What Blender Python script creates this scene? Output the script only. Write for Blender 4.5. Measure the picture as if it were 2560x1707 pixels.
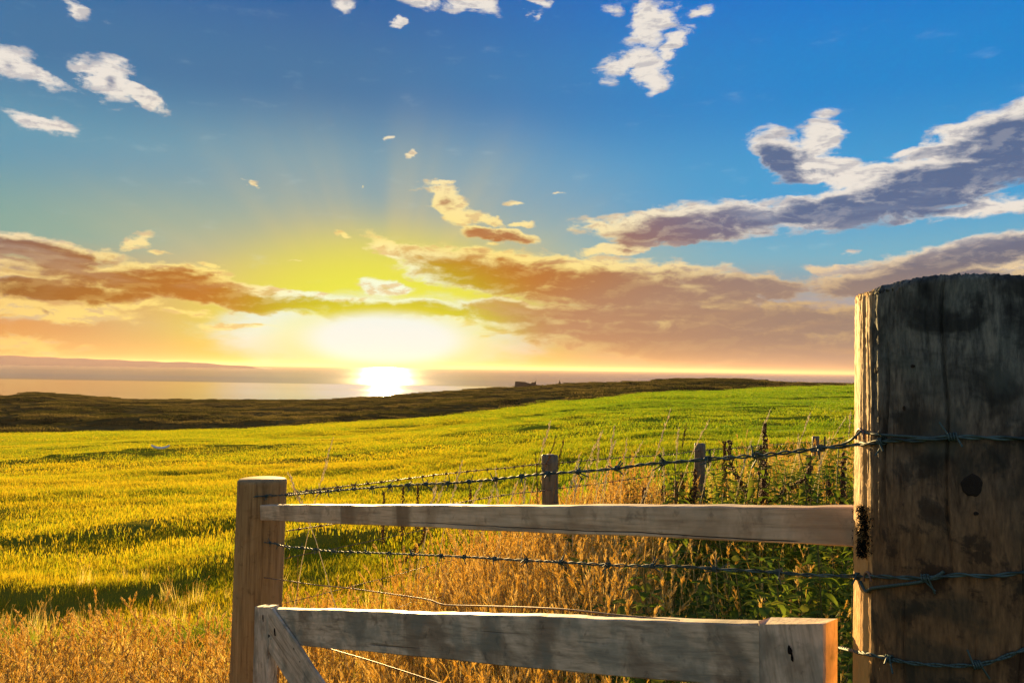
import bpy, bmesh, math, random
import numpy as np
from mathutils import Vector, Matrix, Euler

for _o in list(bpy.data.objects):
    bpy.data.objects.remove(_o)
SC = bpy.context.scene
COL = SC.collection
rng = np.random.default_rng(7)
random.seed(7)

# ------------------------------------------------------------------ camera
FPX = 2009.0                       # focal length in pixels of the 2560 px wide photograph
EYE = Vector((0.0, 0.0, 1.5))
cam_d = bpy.data.cameras.new("camera")
cam = bpy.data.objects.new("camera", cam_d)
COL.objects.link(cam)
cam_d.sensor_width = 36.0
cam_d.lens = 36.0 * FPX / 2560.0
cam_d.clip_start = 0.05
cam_d.clip_end = 200000.0
CAMM = Matrix.Translation(EYE) @ Matrix.Rotation(math.radians(90 + 1.95), 4, 'X') @ Matrix.Rotation(math.radians(0.85), 4, 'Z')
cam.matrix_world = CAMM
SC.camera = cam


def W(px, py, depth):
    """a point at the given distance in front of the camera, measured on the photograph"""
    return CAMM @ Vector(((px - 1280.0) / FPX * depth, (853.5 - py) / FPX * depth, -depth))


def az_el(px, py):
    d = (W(px, py, 1.0) - EYE).normalized()
    return math.degrees(math.atan2(d.x, d.y)), math.degrees(math.asin(d.z))


S2 = 2560.0 / 2352.0
HAZE = 0.000020

# ------------------------------------------------------------------ light
SUN_AZ, GLOW_EL = az_el(966, 838)
SUN_EL = 4.4
sun_dir = Vector((math.sin(math.radians(SUN_AZ)) * math.cos(math.radians(SUN_EL)),
                  math.cos(math.radians(SUN_AZ)) * math.cos(math.radians(SUN_EL)),
                  math.sin(math.radians(SUN_EL))))
sun_d = bpy.data.lights.new("sun", 'SUN')
sun_d.energy = 5.0
sun_d.angle = math.radians(0.6)
sun_d.color = (1.0, 0.66, 0.26)
sun = bpy.data.objects.new("sun", sun_d)
COL.objects.link(sun)
sun.rotation_euler = (-sun_dir).to_track_quat('-Z', 'Y').to_euler()

SC.render.engine = 'CYCLES'
SC.view_settings.view_transform = 'Standard'
SC.view_settings.look = 'None'
SC.view_settings.exposure = 1.55
SC.view_settings.gamma = 1.0
SC.view_settings.use_curve_mapping = False
SC.cycles.max_bounces = 6
SC.cycles.diffuse_bounces = 3
SC.cycles.glossy_bounces = 3
SC.cycles.transmission_bounces = 4
SC.cycles.transparent_max_bounces = 8
SC.cycles.volume_bounces = 0
SC.cycles.sample_clamp_indirect = 4.0
SC.cycles.use_denoising = True


def lin(r, g, b):
    f = lambda c: c / 12.92 if c <= 0.04045 else ((c + 0.055) / 1.055) ** 2.4
    return (f(r), f(g), f(b), 1.0)


class NT:
    """small helper for writing node trees"""
    def __init__(self, tree):
        self.t = tree
        self.n = tree.nodes
        self.l = tree.links

    def new(self, kind, **kw):
        nd = self.n.new(kind)
        for k, v in kw.items():
            setattr(nd, k, v)
        return nd

    def put(self, sock, v):
        if hasattr(v, 'is_output') or isinstance(v, bpy.types.NodeSocket):
            self.l.new(v, sock)
        elif v is not None:
            sock.default_value = v

    def m(self, op, a, b=None, c=None, clamp=False):
        nd = self.new('ShaderNodeMath', operation=op, use_clamp=clamp)
        for i, v in enumerate((a, b, c)):
            self.put(nd.inputs[i], v)
        return nd.outputs[0]

    def mix(self, f, a, b, mode='MIX'):
        nd = self.new('ShaderNodeMix', data_type='RGBA', blend_type=mode)
        nd.clamp_factor = True
        self.put(nd.inputs[0], f)
        self.put(nd.inputs[6], a)
        self.put(nd.inputs[7], b)
        return nd.outputs[2]

    def ss(self, v, a, b, t0=0.0, t1=1.0):
        nd = self.new('ShaderNodeMapRange', interpolation_type='SMOOTHSTEP')
        self.put(nd.inputs[0], v)
        for i, x in enumerate((a, b, t0, t1)):
            nd.inputs[i + 1].default_value = x
        return nd.outputs[0]

    def lr(self, v, a, b, t0=0.0, t1=1.0):
        nd = self.new('ShaderNodeMapRange')
        self.put(nd.inputs[0], v)
        for i, x in enumerate((a, b, t0, t1)):
            nd.inputs[i + 1].default_value = x
        return nd.outputs[0]

    def ramp(self, v, stops, interp='EASE'):
        nd = self.new('ShaderNodeValToRGB')
        nd.color_ramp.interpolation = interp
        e = nd.color_ramp.elements
        while len(e) > 1:
            e.remove(e[-1])
        e[0].position, e[0].color = stops[0]
        for p, c in stops[1:]:
            k = e.new(p)
            k.color = c
        self.put(nd.inputs[0], v)
        return nd.outputs[0]

    def noise(self, vec, scale, detail=4.0, rough=0.5, dist=0.0, w=None):
        nd = self.new('ShaderNodeTexNoise')
        if w is not None:
            nd.noise_dimensions = '4D'
            nd.inputs['W'].default_value = w
        self.put(nd.inputs['Vector'], vec)
        nd.inputs['Scale'].default_value = scale
        nd.inputs['Detail'].default_value = detail
        nd.inputs['Roughness'].default_value = rough
        nd.inputs['Distortion'].default_value = dist
        return nd

    def mapping(self, vec, loc=(0, 0, 0), rot=(0, 0, 0), scale=(1, 1, 1), kind='POINT'):
        nd = self.new('ShaderNodeMapping', vector_type=kind)
        self.put(nd.inputs['Vector'], vec)
        nd.inputs['Location'].default_value = loc
        nd.inputs['Rotation'].default_value = rot
        nd.inputs['Scale'].default_value = scale
        return nd.outputs[0]

    def vm(self, op, a, b=None, s=None):
        nd = self.new('ShaderNodeVectorMath', operation=op)
        self.put(nd.inputs[0], a)
        if b is not None:
            self.put(nd.inputs[1], b)
        if s is not None:
            self.put(nd.inputs['Scale'], s)
        return nd.outputs[0]

    def xyz(self, v):
        nd = self.new('ShaderNodeSeparateXYZ')
        self.put(nd.inputs[0], v)
        return nd.outputs

    def comb(self, x, y, z):
        nd = self.new('ShaderNodeCombineXYZ')
        for i, v in enumerate((x, y, z)):
            self.put(nd.inputs[i], v)
        return nd.outputs[0]


# ------------------------------------------------------------------ sky
# clouds: centre (x, y) and radii measured on the photograph at 2352 px width, tilt (degrees, + = rises to the right), thickness
CLOUDS = [
    # scattered bright cumulus
    (20, 150, 70, 44, -12, .95), (85, 175, 90, 30, -18, .85), (245, 185, 80, 52, -30, 1.15), (325, 222, 80, 30, -25, .9),
    (105, 284, 105, 26, -5, .9), (785, 12, 48, 26, 0, .9), (960, 0, 75, 26, 0, .85), (1095, 5, 85, 34, 0, .9),
    (1228, 35, 24, 26, 40, .7), (915, 46, 22, 12, 0, .8), (190, 30, 90, 20, -20, .55), (1235, 5, 30, 14, 0, .7),
    (1500, 50, 85, 70, 70, .95), (1440, 145, 100, 40, 20, .98), (1495, 165, 60, 55, -60, 1.0), (1545, 105, 70, 34, 35, .95),
    (1595, 35, 50, 20, 10, .8), (1420, 28, 50, 26, -30, .55),
    (1885, 315, 78, 66, 20, 1.0), (1800, 360, 92, 48, -30, 1.25), (1890, 395, 200, 42, -14, 1.05), (1990, 405, 150, 40, 0, 1.1),
    # slate blue bank, right
    (2160, 410, 320, 60, 14, 1.5), (2310, 300, 180, 52, 14, 1.5), (2330, 380, 120, 40, 10, 1.25), (2260, 474, 200, 26, 0, .85),
    (2100, 455, 200, 34, 5, 1.3), (2080, 350, 80, 18, 10, .7), (2180, 300, 70, 12, 5, .6),
    (1600, 512, 280, 44, 3, 1.5), (1390, 522, 90, 30, -5, .95), (1880, 478, 150, 32, 6, 1.4), (1850, 514, 180, 16, 0, .8),
    (1570, 556, 90, 14, 5, .8), (1440, 566, 160, 18, 6, 1.1), (2060, 502, 60, 12, 0, .7),
    (2230, 590, 330, 38, 9, 1.4), (1890, 620, 90, 16, -4, .85), (2080, 645, 260, 34, 3, 1.3), (2250, 650, 240, 50, 5, 1.3),
    # warm banks by the horizon
    (1130, 625, 250, 50, -8, 1.6), (1400, 650, 420, 62, -4, 1.6), (1690, 655, 190, 34, -6, 1.2),
    (1480, 716, 420, 26, 0, 1.3), (1800, 725, 380, 40, -3, 1.4), (1640, 775, 680, 62, -4, 1.6), (1850, 830, 420, 42, -2, 1.2),
    (1170, 715, 160, 28, -2, 1.4), (990, 705, 130, 22, 0, 1.2), (1030, 470, 95, 44, -32, 1.15), (1110, 505, 70, 22, -20, .9),
    (1140, 541, 105, 18, -4, 1.35), (1190, 515, 50, 12, 5, 1.0),
    (500, 672, 470, 32, -5, 1.6), (160, 665, 240, 28, 0, 1.4), (800, 706, 230, 22, -7, 1.4), (400, 632, 130, 28, 0, 1.45), (100, 575, 170, 28, -4, 1.2),
    (215, 585, 70, 16, 0, .9), (310, 553, 75, 24, 20, .9), (470, 604, 50, 12, 0, .8), (25, 610, 60, 18, 0, .9),
    (120, 715, 240, 36, -4, .95), (270, 695, 140, 26, 0, .9), (420, 720, 100, 16, 0, .7), (40, 790, 200, 30, 0, .7),
    (890, 575, 95, 34, -35, .9), (885, 660, 80, 30, 0, .95), (945, 357, 26, 16, 40, .85), (880, 311, 20, 8, 0, .7),
    (1170, 466, 42, 10, 0, .75), (1190, 597, 55, 10, 0, .75), (582, 425, 22, 9, -20, .75), (785, 542, 26, 10, -10, .8),
    (842, 437, 18, 6, 20, .7), (1283, 446, 28, 6, 0, .7), (360, 580, 40, 8, 0, .7), (1010, 420, 40, 12, 0, .8), (500, 748, 90, 14, 0, .7),
    (2340, 275, 60, 22, 10, .9), (1950, 590, 40, 9, 0, .6), (1240, 690, 60, 10, 0, .7), (900, 703, 260, 20, -2, 1.7), (620, 690, 240, 20, -5, 1.6), (1560, 690, 300, 8, 0, .75),
    (60, 700, 60, 12, 10, .8), (330, 640, 120, 12, -15, .8), (1130, 560, 60, 10, 0, .7), (560, 745, 120, 10, 0, .8), (700, 590, 30, 6, 0, .6), (1750, 640, 90, 12, -8, .9),
]

world = bpy.data.worlds.new("World")
SC.world = world
world.use_nodes = True
world.cycles.sampling_method = 'MANUAL'
world.cycles.sample_map_resolution = 512
k = NT(world.node_tree)
k.n.clear()
tc = k.new('ShaderNodeTexCoord')
dx, dy, dz = k.xyz(tc.outputs['Generated'])
A = k.m('MULTIPLY', k.m('ARCTAN2', dx, dy), 57.29578)
E = k.m('MULTIPLY', k.m('ARCSINE', dz), 57.29578)
P = k.comb(A, E, 0.0)


def ball(vec, a, e, ra, re, rot=0.0):
    mp = k.mapping(vec, (a, e, 0), (0, 0, math.radians(rot)), (ra, re, 1), 'TEXTURE')
    g = k.new('ShaderNodeTexGradient', gradient_type='SPHERICAL')
    k.l.new(mp, g.inputs[0])
    return g.outputs['Fac']


# clear sky, left and right of the sun, by elevation (0..40 degrees -> 0..1)
e01 = k.lr(E, 0, 40)
left = k.ramp(e01, [(0.0, lin(.82, .58, .32)), (.055, lin(.86, .55, .24)), (.12, lin(.84, .64, .34)), (.20, lin(.50, .66, .62)),
                    (.33, lin(.38, .60, .70)), (.48, lin(.24, .46, .64)), (.66, lin(.14, .38, .64)), (.78, lin(.10, .33, .60)), (1.0, lin(.11, .30, .56))])
right = k.ramp(e01, [(0.0, lin(.88, .74, .62)), (.04, lin(.83, .70, .63)), (.10, lin(.72, .72, .74)), (.17, lin(.46, .70, .78)),
                     (.30, lin(.24, .62, .83)), (.48, lin(.06, .52, .82)), (.66, lin(.03, .46, .82)), (.78, lin(.03, .39, .75)), (1.0, lin(.11, .33, .62))])
side = k.ss(A, -16, 22)
clear = k.mix(side, left, right)
# unseen sky behind, brightened to a pinkish ramp to fill the shaded timber
back = k.ss(k.m('ABSOLUTE', k.m('SUBTRACT', A, SUN_AZ)), 55, 120)
clear = k.mix(back, clear, k.ramp(e01, [(0, lin(.80, .70, .66)), (.2, lin(.72, .70, .74)), (.5, lin(.50, .62, .76)), (1, lin(.28, .46, .70))]))
zen = k.ss(E, 40, 80)
clear = k.mix(zen, clear, lin(.12, .32, .60))

sx, sy = SUN_AZ, GLOW_EL
soft = k.noise(k.mapping(P, scale=(.05, .09, 1)), 1.0, 3.0, .55).outputs[0]
# long faint rays fanning up from the sun
ang = k.m('ARCTAN2', k.m('SUBTRACT', A, sx), k.m('ADD', k.m('SUBTRACT', E, sy), 1.5))
ray = k.new('ShaderNodeTexNoise', noise_dimensions='1D')
k.l.new(ang, ray.inputs['W'])
ray.inputs['Scale'].default_value = 3.2
ray.inputs['Detail'].default_value = 2.0
rays = k.lr(ray.outputs[0], .3, .7, -.5, .5)

g_w = ball(P, sx, sy - 1, 32, 20)
g_y = ball(P, sx, sy - 1.0, 22, 11.5)
g_c = ball(P, sx - .3, sy - .1, 14, 3.5)
g_w2 = k.m('ADD', g_w, k.m('MULTIPLY', rays, k.m('MULTIPLY', g_w, .5)))
clear = k.mix(k.ss(g_w2, .05, .85, 0, .78), clear, lin(.78, .74, .58))
clear = k.mix(k.ss(g_y, .05, .60, 0, .90), clear, lin(.88, .78, .34))
clear = k.mix(k.ss(ball(P, sx, sy + .3, 16, 8.5), .0, .70, 0, .8), clear, lin(.88, .92, .24))
cn = k.noise(k.mapping(P, scale=(.3, .9, 1), loc=(1, 2, 0)), 1.0, 4.0, .55).outputs[0]
core = k.ss(k.m('ADD', g_c, k.m('MULTIPLY', k.m('SUBTRACT', cn, .5), .5)), .04, .42)
clear = k.mix(core, clear, lin(.88, .94, .92))

# clouds
def field(pvec):
    wn = k.noise(k.mapping(pvec, scale=(.28, .5, 1)), 1.0, 5.0, .6)
    wv = k.vm('SUBTRACT', wn.outputs[1], (.5, .5, .5))
    pw = k.vm('ADD', pvec, k.vm('MULTIPLY', wv, (4.6, 1.7, 0)))
    acc = None
    acd = None
    for (cx, cy, rx, ry, rot, amp) in CLOUDS:
        a, e = az_el(cx * S2, cy * S2)
        q = S2 / FPX * 57.3
        b = ball(pw, a, e, rx * q * (1.22 if amp >= 1.2 else 1.04), ry * q * (1.30 if amp >= 1.2 else 1.02), rot)
        b = k.m('MULTIPLY', b, amp)
        acc = b if acc is None else k.m('MAXIMUM', acc, b)
        if amp >= 1.2:
            bd = ball(pw, a, e - ry * q * .22, rx * q * 1.12, ry * q * 1.25, rot)
            acd = bd if acd is None else k.m('MAXIMUM', acd, bd)
    # the same kind of scattered cloud all round, outside the part of the sky in the picture
    gen = k.noise(k.mapping(pvec, scale=(.05, .13, 1), loc=(3, 7, 0)), 1.0, 2.0, .5).outputs[0]
    out = k.m('MAXIMUM', k.ss(k.m('ABSOLUTE', A), 34, 40), k.ss(E, 27, 31))
    gen = k.m('MULTIPLY', k.ss(gen, .52, .72), out)
    acc = k.m('MAXIMUM', acc, k.m('MULTIPLY', gen, k.ss(E, 0, 4)))
    fn = k.noise(k.mapping(pvec, scale=(.42, 1.15, 1), loc=(11, 3, 0)), 1.0, 9.0, .62, .35).outputs[0]
    d = k.m('ADD', k.m('MULTIPLY', acc, 1.55), k.m('MULTIPLY', k.m('SUBTRACT', fn, .5), 2.2))
    d = k.m('SUBTRACT', d, .42)
    return d, acc, fn, acd


D, ACC, FN, ACD = field(P)
alpha = k.m('MULTIPLY', k.ss(D, -.08, .46), k.ss(ACC, .02, .22))
LOW = k.noise(k.mapping(P, scale=(.10, .42, 1), loc=(4, 9, 0)), 1.0, 5.0, .6, .5).outputs[0]
thick = k.m('MAXIMUM', k.ss(k.m('ADD', ACD, k.m('ADD', k.m('MULTIPLY', k.m('SUBTRACT', FN, .5), .9), k.m('MULTIPLY', k.m('SUBTRACT', LOW, .5), .9))), .16, .62), k.m('MULTIPLY', k.ss(k.m('ADD', ACC, k.m('MULTIPLY', k.m('SUBTRACT', FN, .5), 1.2)), .80, 1.25), .8))
near = k.ss(ball(P, sx, sy, 33, 19), .0, .75)
very = k.ss(ball(P, sx, sy, 14, 8), .05, .6)
lowc = k.ss(E, 11, 3.5)
bright = k.mix(lowc, lin(.93, .90, .86), lin(.94, .78, .48))
bright = k.mix(near, bright, lin(1.0, .90, .50))
bright = k.mix(very, bright, lin(.93, .98, .86))
dark = k.mix(lowc, lin(.33, .42, .57), lin(.50, .44, .41))
dark = k.mix(k.m('MULTIPLY', k.ss(A, 6, -22), lowc), dark, lin(.48, .30, .13))
dark = k.mix(near, dark, lin(.72, .43, .10))
dark = k.mix(very, dark, lin(.72, .70, .04))
FN2 = k.noise(k.mapping(P, scale=(.42, 1.15, 1), loc=(11.16, 2.66, 0)), 1.0, 6.0, .62, .35).outputs[0]
rel = k.ss(k.m('SUBTRACT', FN, FN2), -.02, .13)
bright = k.mix(k.m('MULTIPLY', rel, .62), bright, k.mix(near, lin(.66, .66, .70), lin(.86, .68, .40)))
dark = k.mix(k.m('MULTIPLY', k.ss(k.m('SUBTRACT', FN2, FN), -.01, .14), .16), dark, bright)
dark = k.mix(k.ss(LOW, .50, .70, 0, .55), dark, k.mix(k.m('MAXIMUM', near, lowc), lin(.58, .62, .70), lin(.80, .62, .40)))
cl = k.mix(thick, bright, dark)
# soft inner modelling of the cloud bodies
sky_c = k.mix(alpha, clear, cl)
# smooth mauve veil low on the right, haze band on the sea horizon
veil = k.m('MULTIPLY', k.ss(ball(P, 17, 2.6, 24, 5.6), .0, .5), .5)
sky_c = k.mix(veil, sky_c, lin(.63, .53, .49))
hz = k.ss(E, 2.6, .2)
sky_c = k.mix(k.m('MULTIPLY', hz, .45), sky_c, k.mix(k.ss(A, 0, 22), lin(.92, .70, .34), lin(.80, .64, .54)))
# the blown-out sun and its halo shine through whatever is in front of it
sky_c = k.mix(k.ss(ball(P, sx, sy - .2, 12, 3.6), .05, .60, 0, .50), sky_c, lin(.92, .93, .20))
sky_c = k.mix(k.ss(ball(P, sx, sy - .3, 7.5, 2.5), .05, .50), sky_c, lin(.90, .95, .93))
# below the horizon: dim land colour
sky_c = k.mix(k.ss(E, -.3, -3), sky_c, lin(.22, .2, .16))

nish = k.new('ShaderNodeTexSky', sky_type='NISHITA')
nish.sun_disc = False
nish.sun_elevation = math.radians(SUN_EL)
nish.sun_rotation = math.radians(SUN_AZ)
nish.air_density = 1.2
nish.dust_density = 1.5
bg1 = k.new('ShaderNodeBackground')
k.l.new(nish.outputs[0], bg1.inputs[0])
bg1.inputs[1].default_value = 0.05
bg2 = k.new('ShaderNodeBackground')
k.l.new(sky_c, bg2.inputs[0])
bg2.inputs[1].default_value = 0.335
addn = k.new('ShaderNodeMixShader')
addn.inputs[0].default_value = 0.99
k.l.new(bg1.outputs[0], addn.inputs[1])
k.l.new(bg2.outputs[0], addn.inputs[2])
wo = k.new('ShaderNodeOutputWorld')
k.l.new(addn.outputs[0], wo.inputs[0])

# ------------------------------------------------------------------ helpers
def tag(o, label=None, cat=None, group=None, kind=None):
    if label:
        o['label'] = label
    if cat:
        o['category'] = cat
    if group:
        o['group'] = group
    if kind:
        o['kind'] = kind
    return o


def empty(name, loc, **kw):
    o = bpy.data.objects.new(name, None)
    o.empty_display_size = 0.1
    COL.objects.link(o)
    o.location = loc
    return tag(o, **kw)


def mesh_from(name, verts, faces, attrs=None, smooth=False):
    me = bpy.data.meshes.new(name)
    verts = np.asarray(verts, dtype=np.float32)
    me.vertices.add(len(verts))
    me.vertices.foreach_set('co', verts.ravel())
    if len(faces) == 0:
        pass
    elif isinstance(faces, np.ndarray):
        nf, n = faces.shape
        me.loops.add(nf * n)
        me.loops.foreach_set('vertex_index', faces.astype(np.int32).ravel())
        me.polygons.add(nf)
        me.polygons.foreach_set('loop_start', np.arange(0, nf * n, n, dtype=np.int32))
        me.polygons.foreach_set('loop_total', np.full(nf, n, dtype=np.int32))
    else:
        flat = [i for f in faces for i in f]
        tot = np.array([len(f) for f in faces], dtype=np.int32)
        st = np.concatenate(([0], np.cumsum(tot)[:-1])).astype(np.int32)
        me.loops.add(len(flat))
        me.loops.foreach_set('vertex_index', np.array(flat, dtype=np.int32))
        me.polygons.add(len(faces))
        me.polygons.foreach_set('loop_start', st)
        me.polygons.foreach_set('loop_total', tot)
    if attrs:
        for an, arr in attrs.items():
            at = me.attributes.new(an, 'FLOAT', 'POINT')
            at.data.foreach_set('value', np.asarray(arr, dtype=np.float32))
    me.update(calc_edges=len(faces) > 0)
    if smooth:
        me.polygons.foreach_set('use_smooth', np.ones(len(me.polygons), dtype=bool))
    return me


def add(name, me, mat=None, parent=None, **kw):
    """link one mesh object; parts keep world coordinates under their thing"""
    o = bpy.data.objects.new(name, me)
    COL.objects.link(o)
    if mat is not None and len(me.materials) == 0:
        me.materials.append(mat)
    if parent is not None:
        o.parent = parent
        o.matrix_parent_inverse = parent.matrix_world.inverted() if parent.matrix_world != Matrix.Identity(4) else Matrix.Translation(-parent.location)
    return tag(o, **kw)


def waves(x, y, seed, wl, n=7, spread=.5):
    """smooth pseudo-noise from a few crossing waves, about -1..1"""
    r = np.random.default_rng(seed)
    out = 0
    for _ in range(n):
        a = r.uniform(0, math.tau)
        kf = math.tau / (wl * r.uniform(1 - spread, 1 + spread))
        out = out + np.sin((x * math.cos(a) + y * math.sin(a)) * kf + r.uniform(0, math.tau))
    return out / math.sqrt(n) / 1.2


def sstep(v, a, b):
    t = np.clip((v - a) / (b - a), 0, 1)
    return t * t * (3 - 2 * t)


# ------------------------------------------------------------------ terrain
T_U = np.array([-.95, -.637, -.334, -.204, -.096, .013, .09, .175, .311, .425, .8])
T_T = np.array([-.100, -.091, -.081, -.0715, -.063, -.050, -.039, -.0287, -.0206, -.0146, -.004])
_rx = np.array([-60, 0, 75, 150, 270, 430, 600, 760, 860, 960, 1080, 1180, 1290, 1500, 1545, 1640, 1700, 1800, 1960, 2400])
R_U = (_rx * S2 - 1280) / FPX
R_T = np.array([-.040, -.0385, -.035, -.0374, -.0436, -.0433, -.0439, -.0422, -.0371, -.0325, -.027, -.0224, -.0184, -.0125, -.0095, -.0088, -.009, -.0114, -.0125, -.013])
YC, YR = 170.0, 850.0


def line_dist(x, y, pts):
    d = np.full(np.shape(x), 1e9)
    side = np.zeros(np.shape(x))
    for (ax, ay), (bx, by) in zip(pts[:-1], pts[1:]):
        vx, vy = bx - ax, by - ay
        t = np.clip(((x - ax) * vx + (y - ay) * vy) / (vx * vx + vy * vy), 0, 1)
        dd = np.hypot(x - ax - t * vx, y - ay - t * vy)
        s = np.sign(vx * (y - ay) - vy * (x - ax))
        side = np.where(dd < d, s, side)
        d = np.minimum(d, dd)
    return d * side


def plane_pt(px, py):
    d = W(px * S2, py * S2, 1.0) - EYE
    u = d.x / d.y
    t = np.interp(u, T_U, T_T) + 1.5 / YC
    yy = -1.5 / (d.z / d.y - t)
    return (u * yy, yy)


BANK1 = [plane_pt(-200, 1400), plane_pt(0, 1375), plane_pt(250, 1372), plane_pt(400, 1345), plane_pt(540, 1290), plane_pt(700, 1270)]
BANK2 = [plane_pt(-200, 1262), plane_pt(60, 1248), plane_pt(260, 1236), plane_pt(420, 1222), plane_pt(700, 1205)]
BANK3 = [plane_pt(-150, 1066), plane_pt(150, 1056), plane_pt(420, 1040), plane_pt(800, 1018), plane_pt(1100, 1000)]


def height(x, y):
    x = np.asarray(x, dtype=float)
    y = np.asarray(y, dtype=float)
    s = np.maximum(y, 0.0)
    u = np.clip(x / np.maximum(y, 0.4), -.95, .8)
    fld = s * (np.interp(u, T_U, T_T) + 1.5 / YC)
    r = np.hypot(x, y)
    nr = sstep(r, 2, 8)
    fld = fld + .035 * waves(x, y, 1, 2.6, 9) * sstep(r, 3, 6) * sstep(-r, -60, -25) + .07 * waves(x, y, 2, 9) * nr * sstep(-r, -130, -60) + .20 * waves(x, y, 3, 34) * sstep(r, 25, 60)
    fld = fld + .012 * waves(x, y, 12, .8, 9) * sstep(r, 2, 4) * sstep(-r, -30, -12)
    # low banks and wheel ruts crossing the field: a gentle far side and a steeper near side
    for pts, hgt, wn, wf in ((BANK1, .18, .20, .9), (BANK2, .09, .2, .9), (BANK3, .40, 3.2, 9.0)):
        d = line_dist(x, y, pts)
        fade = np.clip(1 - np.abs(x - pts[2][0]) / (6 if hgt < .5 else 60), 0, 1) ** .5
        b = np.where(d > 0, np.exp(-(d / wf) ** 2), np.exp(-(d / wn) ** 2))
        fld = fld + hgt * b * fade * (1 + .25 * waves(x, y, 5, 1.6 if hgt < .5 else 20))
    # the crest, then lower heath running out to the cliff edge
    uu = np.clip(x / np.maximum(y, 1), -1.05, 1.0)
    z0 = 1.5 + 300 * np.interp(uu, T_U, T_T) - 3.0
    zr = 1.5 + YR * np.interp(uu, R_U, R_T)
    t = np.clip((s - 250) / (YR - 250), 0, 1)
    land = z0 + (zr - z0) * t ** 1.15
    dn = waves(x, y, 21, 170, 9) * 2.3 + waves(x, y, 22, 60, 9) * 1.1 + waves(x, y, 23, 21, 9) * .35 + waves(x, y, 26, 9, 9) * .15
    land = land + dn * (1 - .86 * t) * sstep(s, 230, 330) + .5 * waves(x, y, 25, 26, 9) * t
    w = sstep(s, YC - 12, YC + 75)
    z = fld * (1 - w) + land * w
    z = z - 75 * sstep(s, YR + 10, YR + 140)
    back = sstep(r, 900, 1080)
    return z * (1 - back) + (-80) * back


th = np.radians(np.concatenate((np.linspace(-180, -44, 24)[:-1], np.linspace(-44, 34, 620)[:-1], np.linspace(34, 180, 24)[:-1])))
rr = np.concatenate(([0.35], np.geomspace(0.6, 1150, 620)))
TH, RR = np.meshgrid(th, rr)
GX, GY = RR * np.sin(TH), RR * np.cos(TH)
GZ = height(GX, GY)
nr_, nt_ = RR.shape
gv = np.stack((GX, GY, GZ), -1).reshape(-1, 3)
idx = np.arange(nr_ * nt_).reshape(nr_, nt_)
a_ = idx[:-1, :]
b_ = np.roll(idx, -1, 1)[:-1, :]
c_ = np.roll(idx, -1, 1)[1:, :]
d_ = idx[1:, :]
gf = np.stack((a_, d_, c_, b_), -1).reshape(-1, 4)
heath = sstep(gv[:, 1], YC + 8, YC + 30)
me = mesh_from("ground", gv, gf, {'heath': heath}, smooth=True)
ground = add("ground", me, None, kind='structure')


def mat(name):
    m = bpy.data.materials.new(name)
    m.use_nodes = True
    q = NT(m.node_tree)
    q.n.clear()
    out = q.new('ShaderNodeOutputMaterial')
    return m, q, out


def principled(q, out, col, rough=.8, spec=.3, bump=None, bstr=.3, bdist=.01, metal=0.0):
    p = q.new('ShaderNodeBsdfPrincipled')
    q.put(p.inputs['Base Color'], col)
    q.put(p.inputs['Roughness'], rough)
    q.put(p.inputs['Specular IOR Level'], spec)
    q.put(p.inputs['Metallic'], metal)
    if bump is not None:
        b = q.new('ShaderNodeBump')
        b.inputs['Strength'].default_value = bstr
        b.inputs['Distance'].default_value = bdist
        q.l.new(bump, b.inputs['Height'])
        q.l.new(b.outputs[0], p.inputs['Normal'])
    q.l.new(p.outputs[0], out.inputs[0])
    return p


def field_tint(q):
    """slow colour changes over the field, from world position: yellower by the gate, greener up the slope"""
    g = q.new('ShaderNodeNewGeometry')
    pos = g.outputs['Position']
    x, y, z = q.xyz(pos)
    n1 = q.noise(q.mapping(pos, scale=(.035, .11, 0)), 1.0, 4, .6).outputs[0]
    n2 = q.noise(q.mapping(pos, scale=(.5, 1.1, 0)), 1.0, 4, .6).outputs[0]
    t = q.m('ADD', q.m('SUBTRACT', q.m('MULTIPLY', n1, 1.3), .2), q.m('SUBTRACT', q.m('MULTIPLY', n2, .95), .2))
    up = q.ss(q.m('DIVIDE', x, q.m('MAXIMUM', y, 1.0)), -.25, .3)
    t = q.m('ADD', t, q.m('MULTIPLY', up, .42))
    far = q.ss(y, 18, 60)
    t = q.m('ADD', t, q.m('MULTIPLY', far, .20))
    return q.m('SUBTRACT', t, .42), pos


# ground sheet: earth and turf under the blades, heath beyond the crest
m_ground, q, out = mat("turf_and_heath")
tt, pos = field_tint(q)
turf = q.ramp(tt, [(0, (.235, .185, .020, 1)), (.45, (.16, .165, .014, 1)), (.8, (.085, .135, .012, 1))], 'LINEAR')
n1 = q.noise(q.mapping(pos, scale=(.012, .03, 0)), 1.0, 6, .65).outputs[0]
n2 = q.noise(q.mapping(pos, scale=(.06, .12, 0)), 1.0, 6, .65).outputs[0]
hc = q.ramp(q.m('ADD', q.m('MULTIPLY', n1, .6), q.m('MULTIPLY', n2, .4)),
            [(.36, (.022, .026, .008, 1)), (.48, (.050, .050, .014, 1)), (.56, (.085, .072, .020, 1)), (.66, (.14, .105, .03, 1))], 'LINEAR')
px_, py_, pz_ = q.xyz(pos)
strip = q.m('MULTIPLY', q.ss(py_, 300, 345, 1, 0), q.ss(q.m('DIVIDE', px_, py_), -.2, -.45))
hc = q.mix(strip, hc, (.12, .085, .02, 1))
at = q.new('ShaderNodeAttribute', attribute_name='heath')
gc = q.mix(at.outputs['Fac'], turf, hc)
fine = q.noise(pos, 30.0, 3, .6).outputs[0]
df = q.new('ShaderNodeBsdfDiffuse')
bp = q.new('ShaderNodeBump')
bp.inputs['Strength'].default_value = .5
bp.inputs['Distance'].default_value = .02
q.l.new(fine, bp.inputs['Height'])
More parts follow.
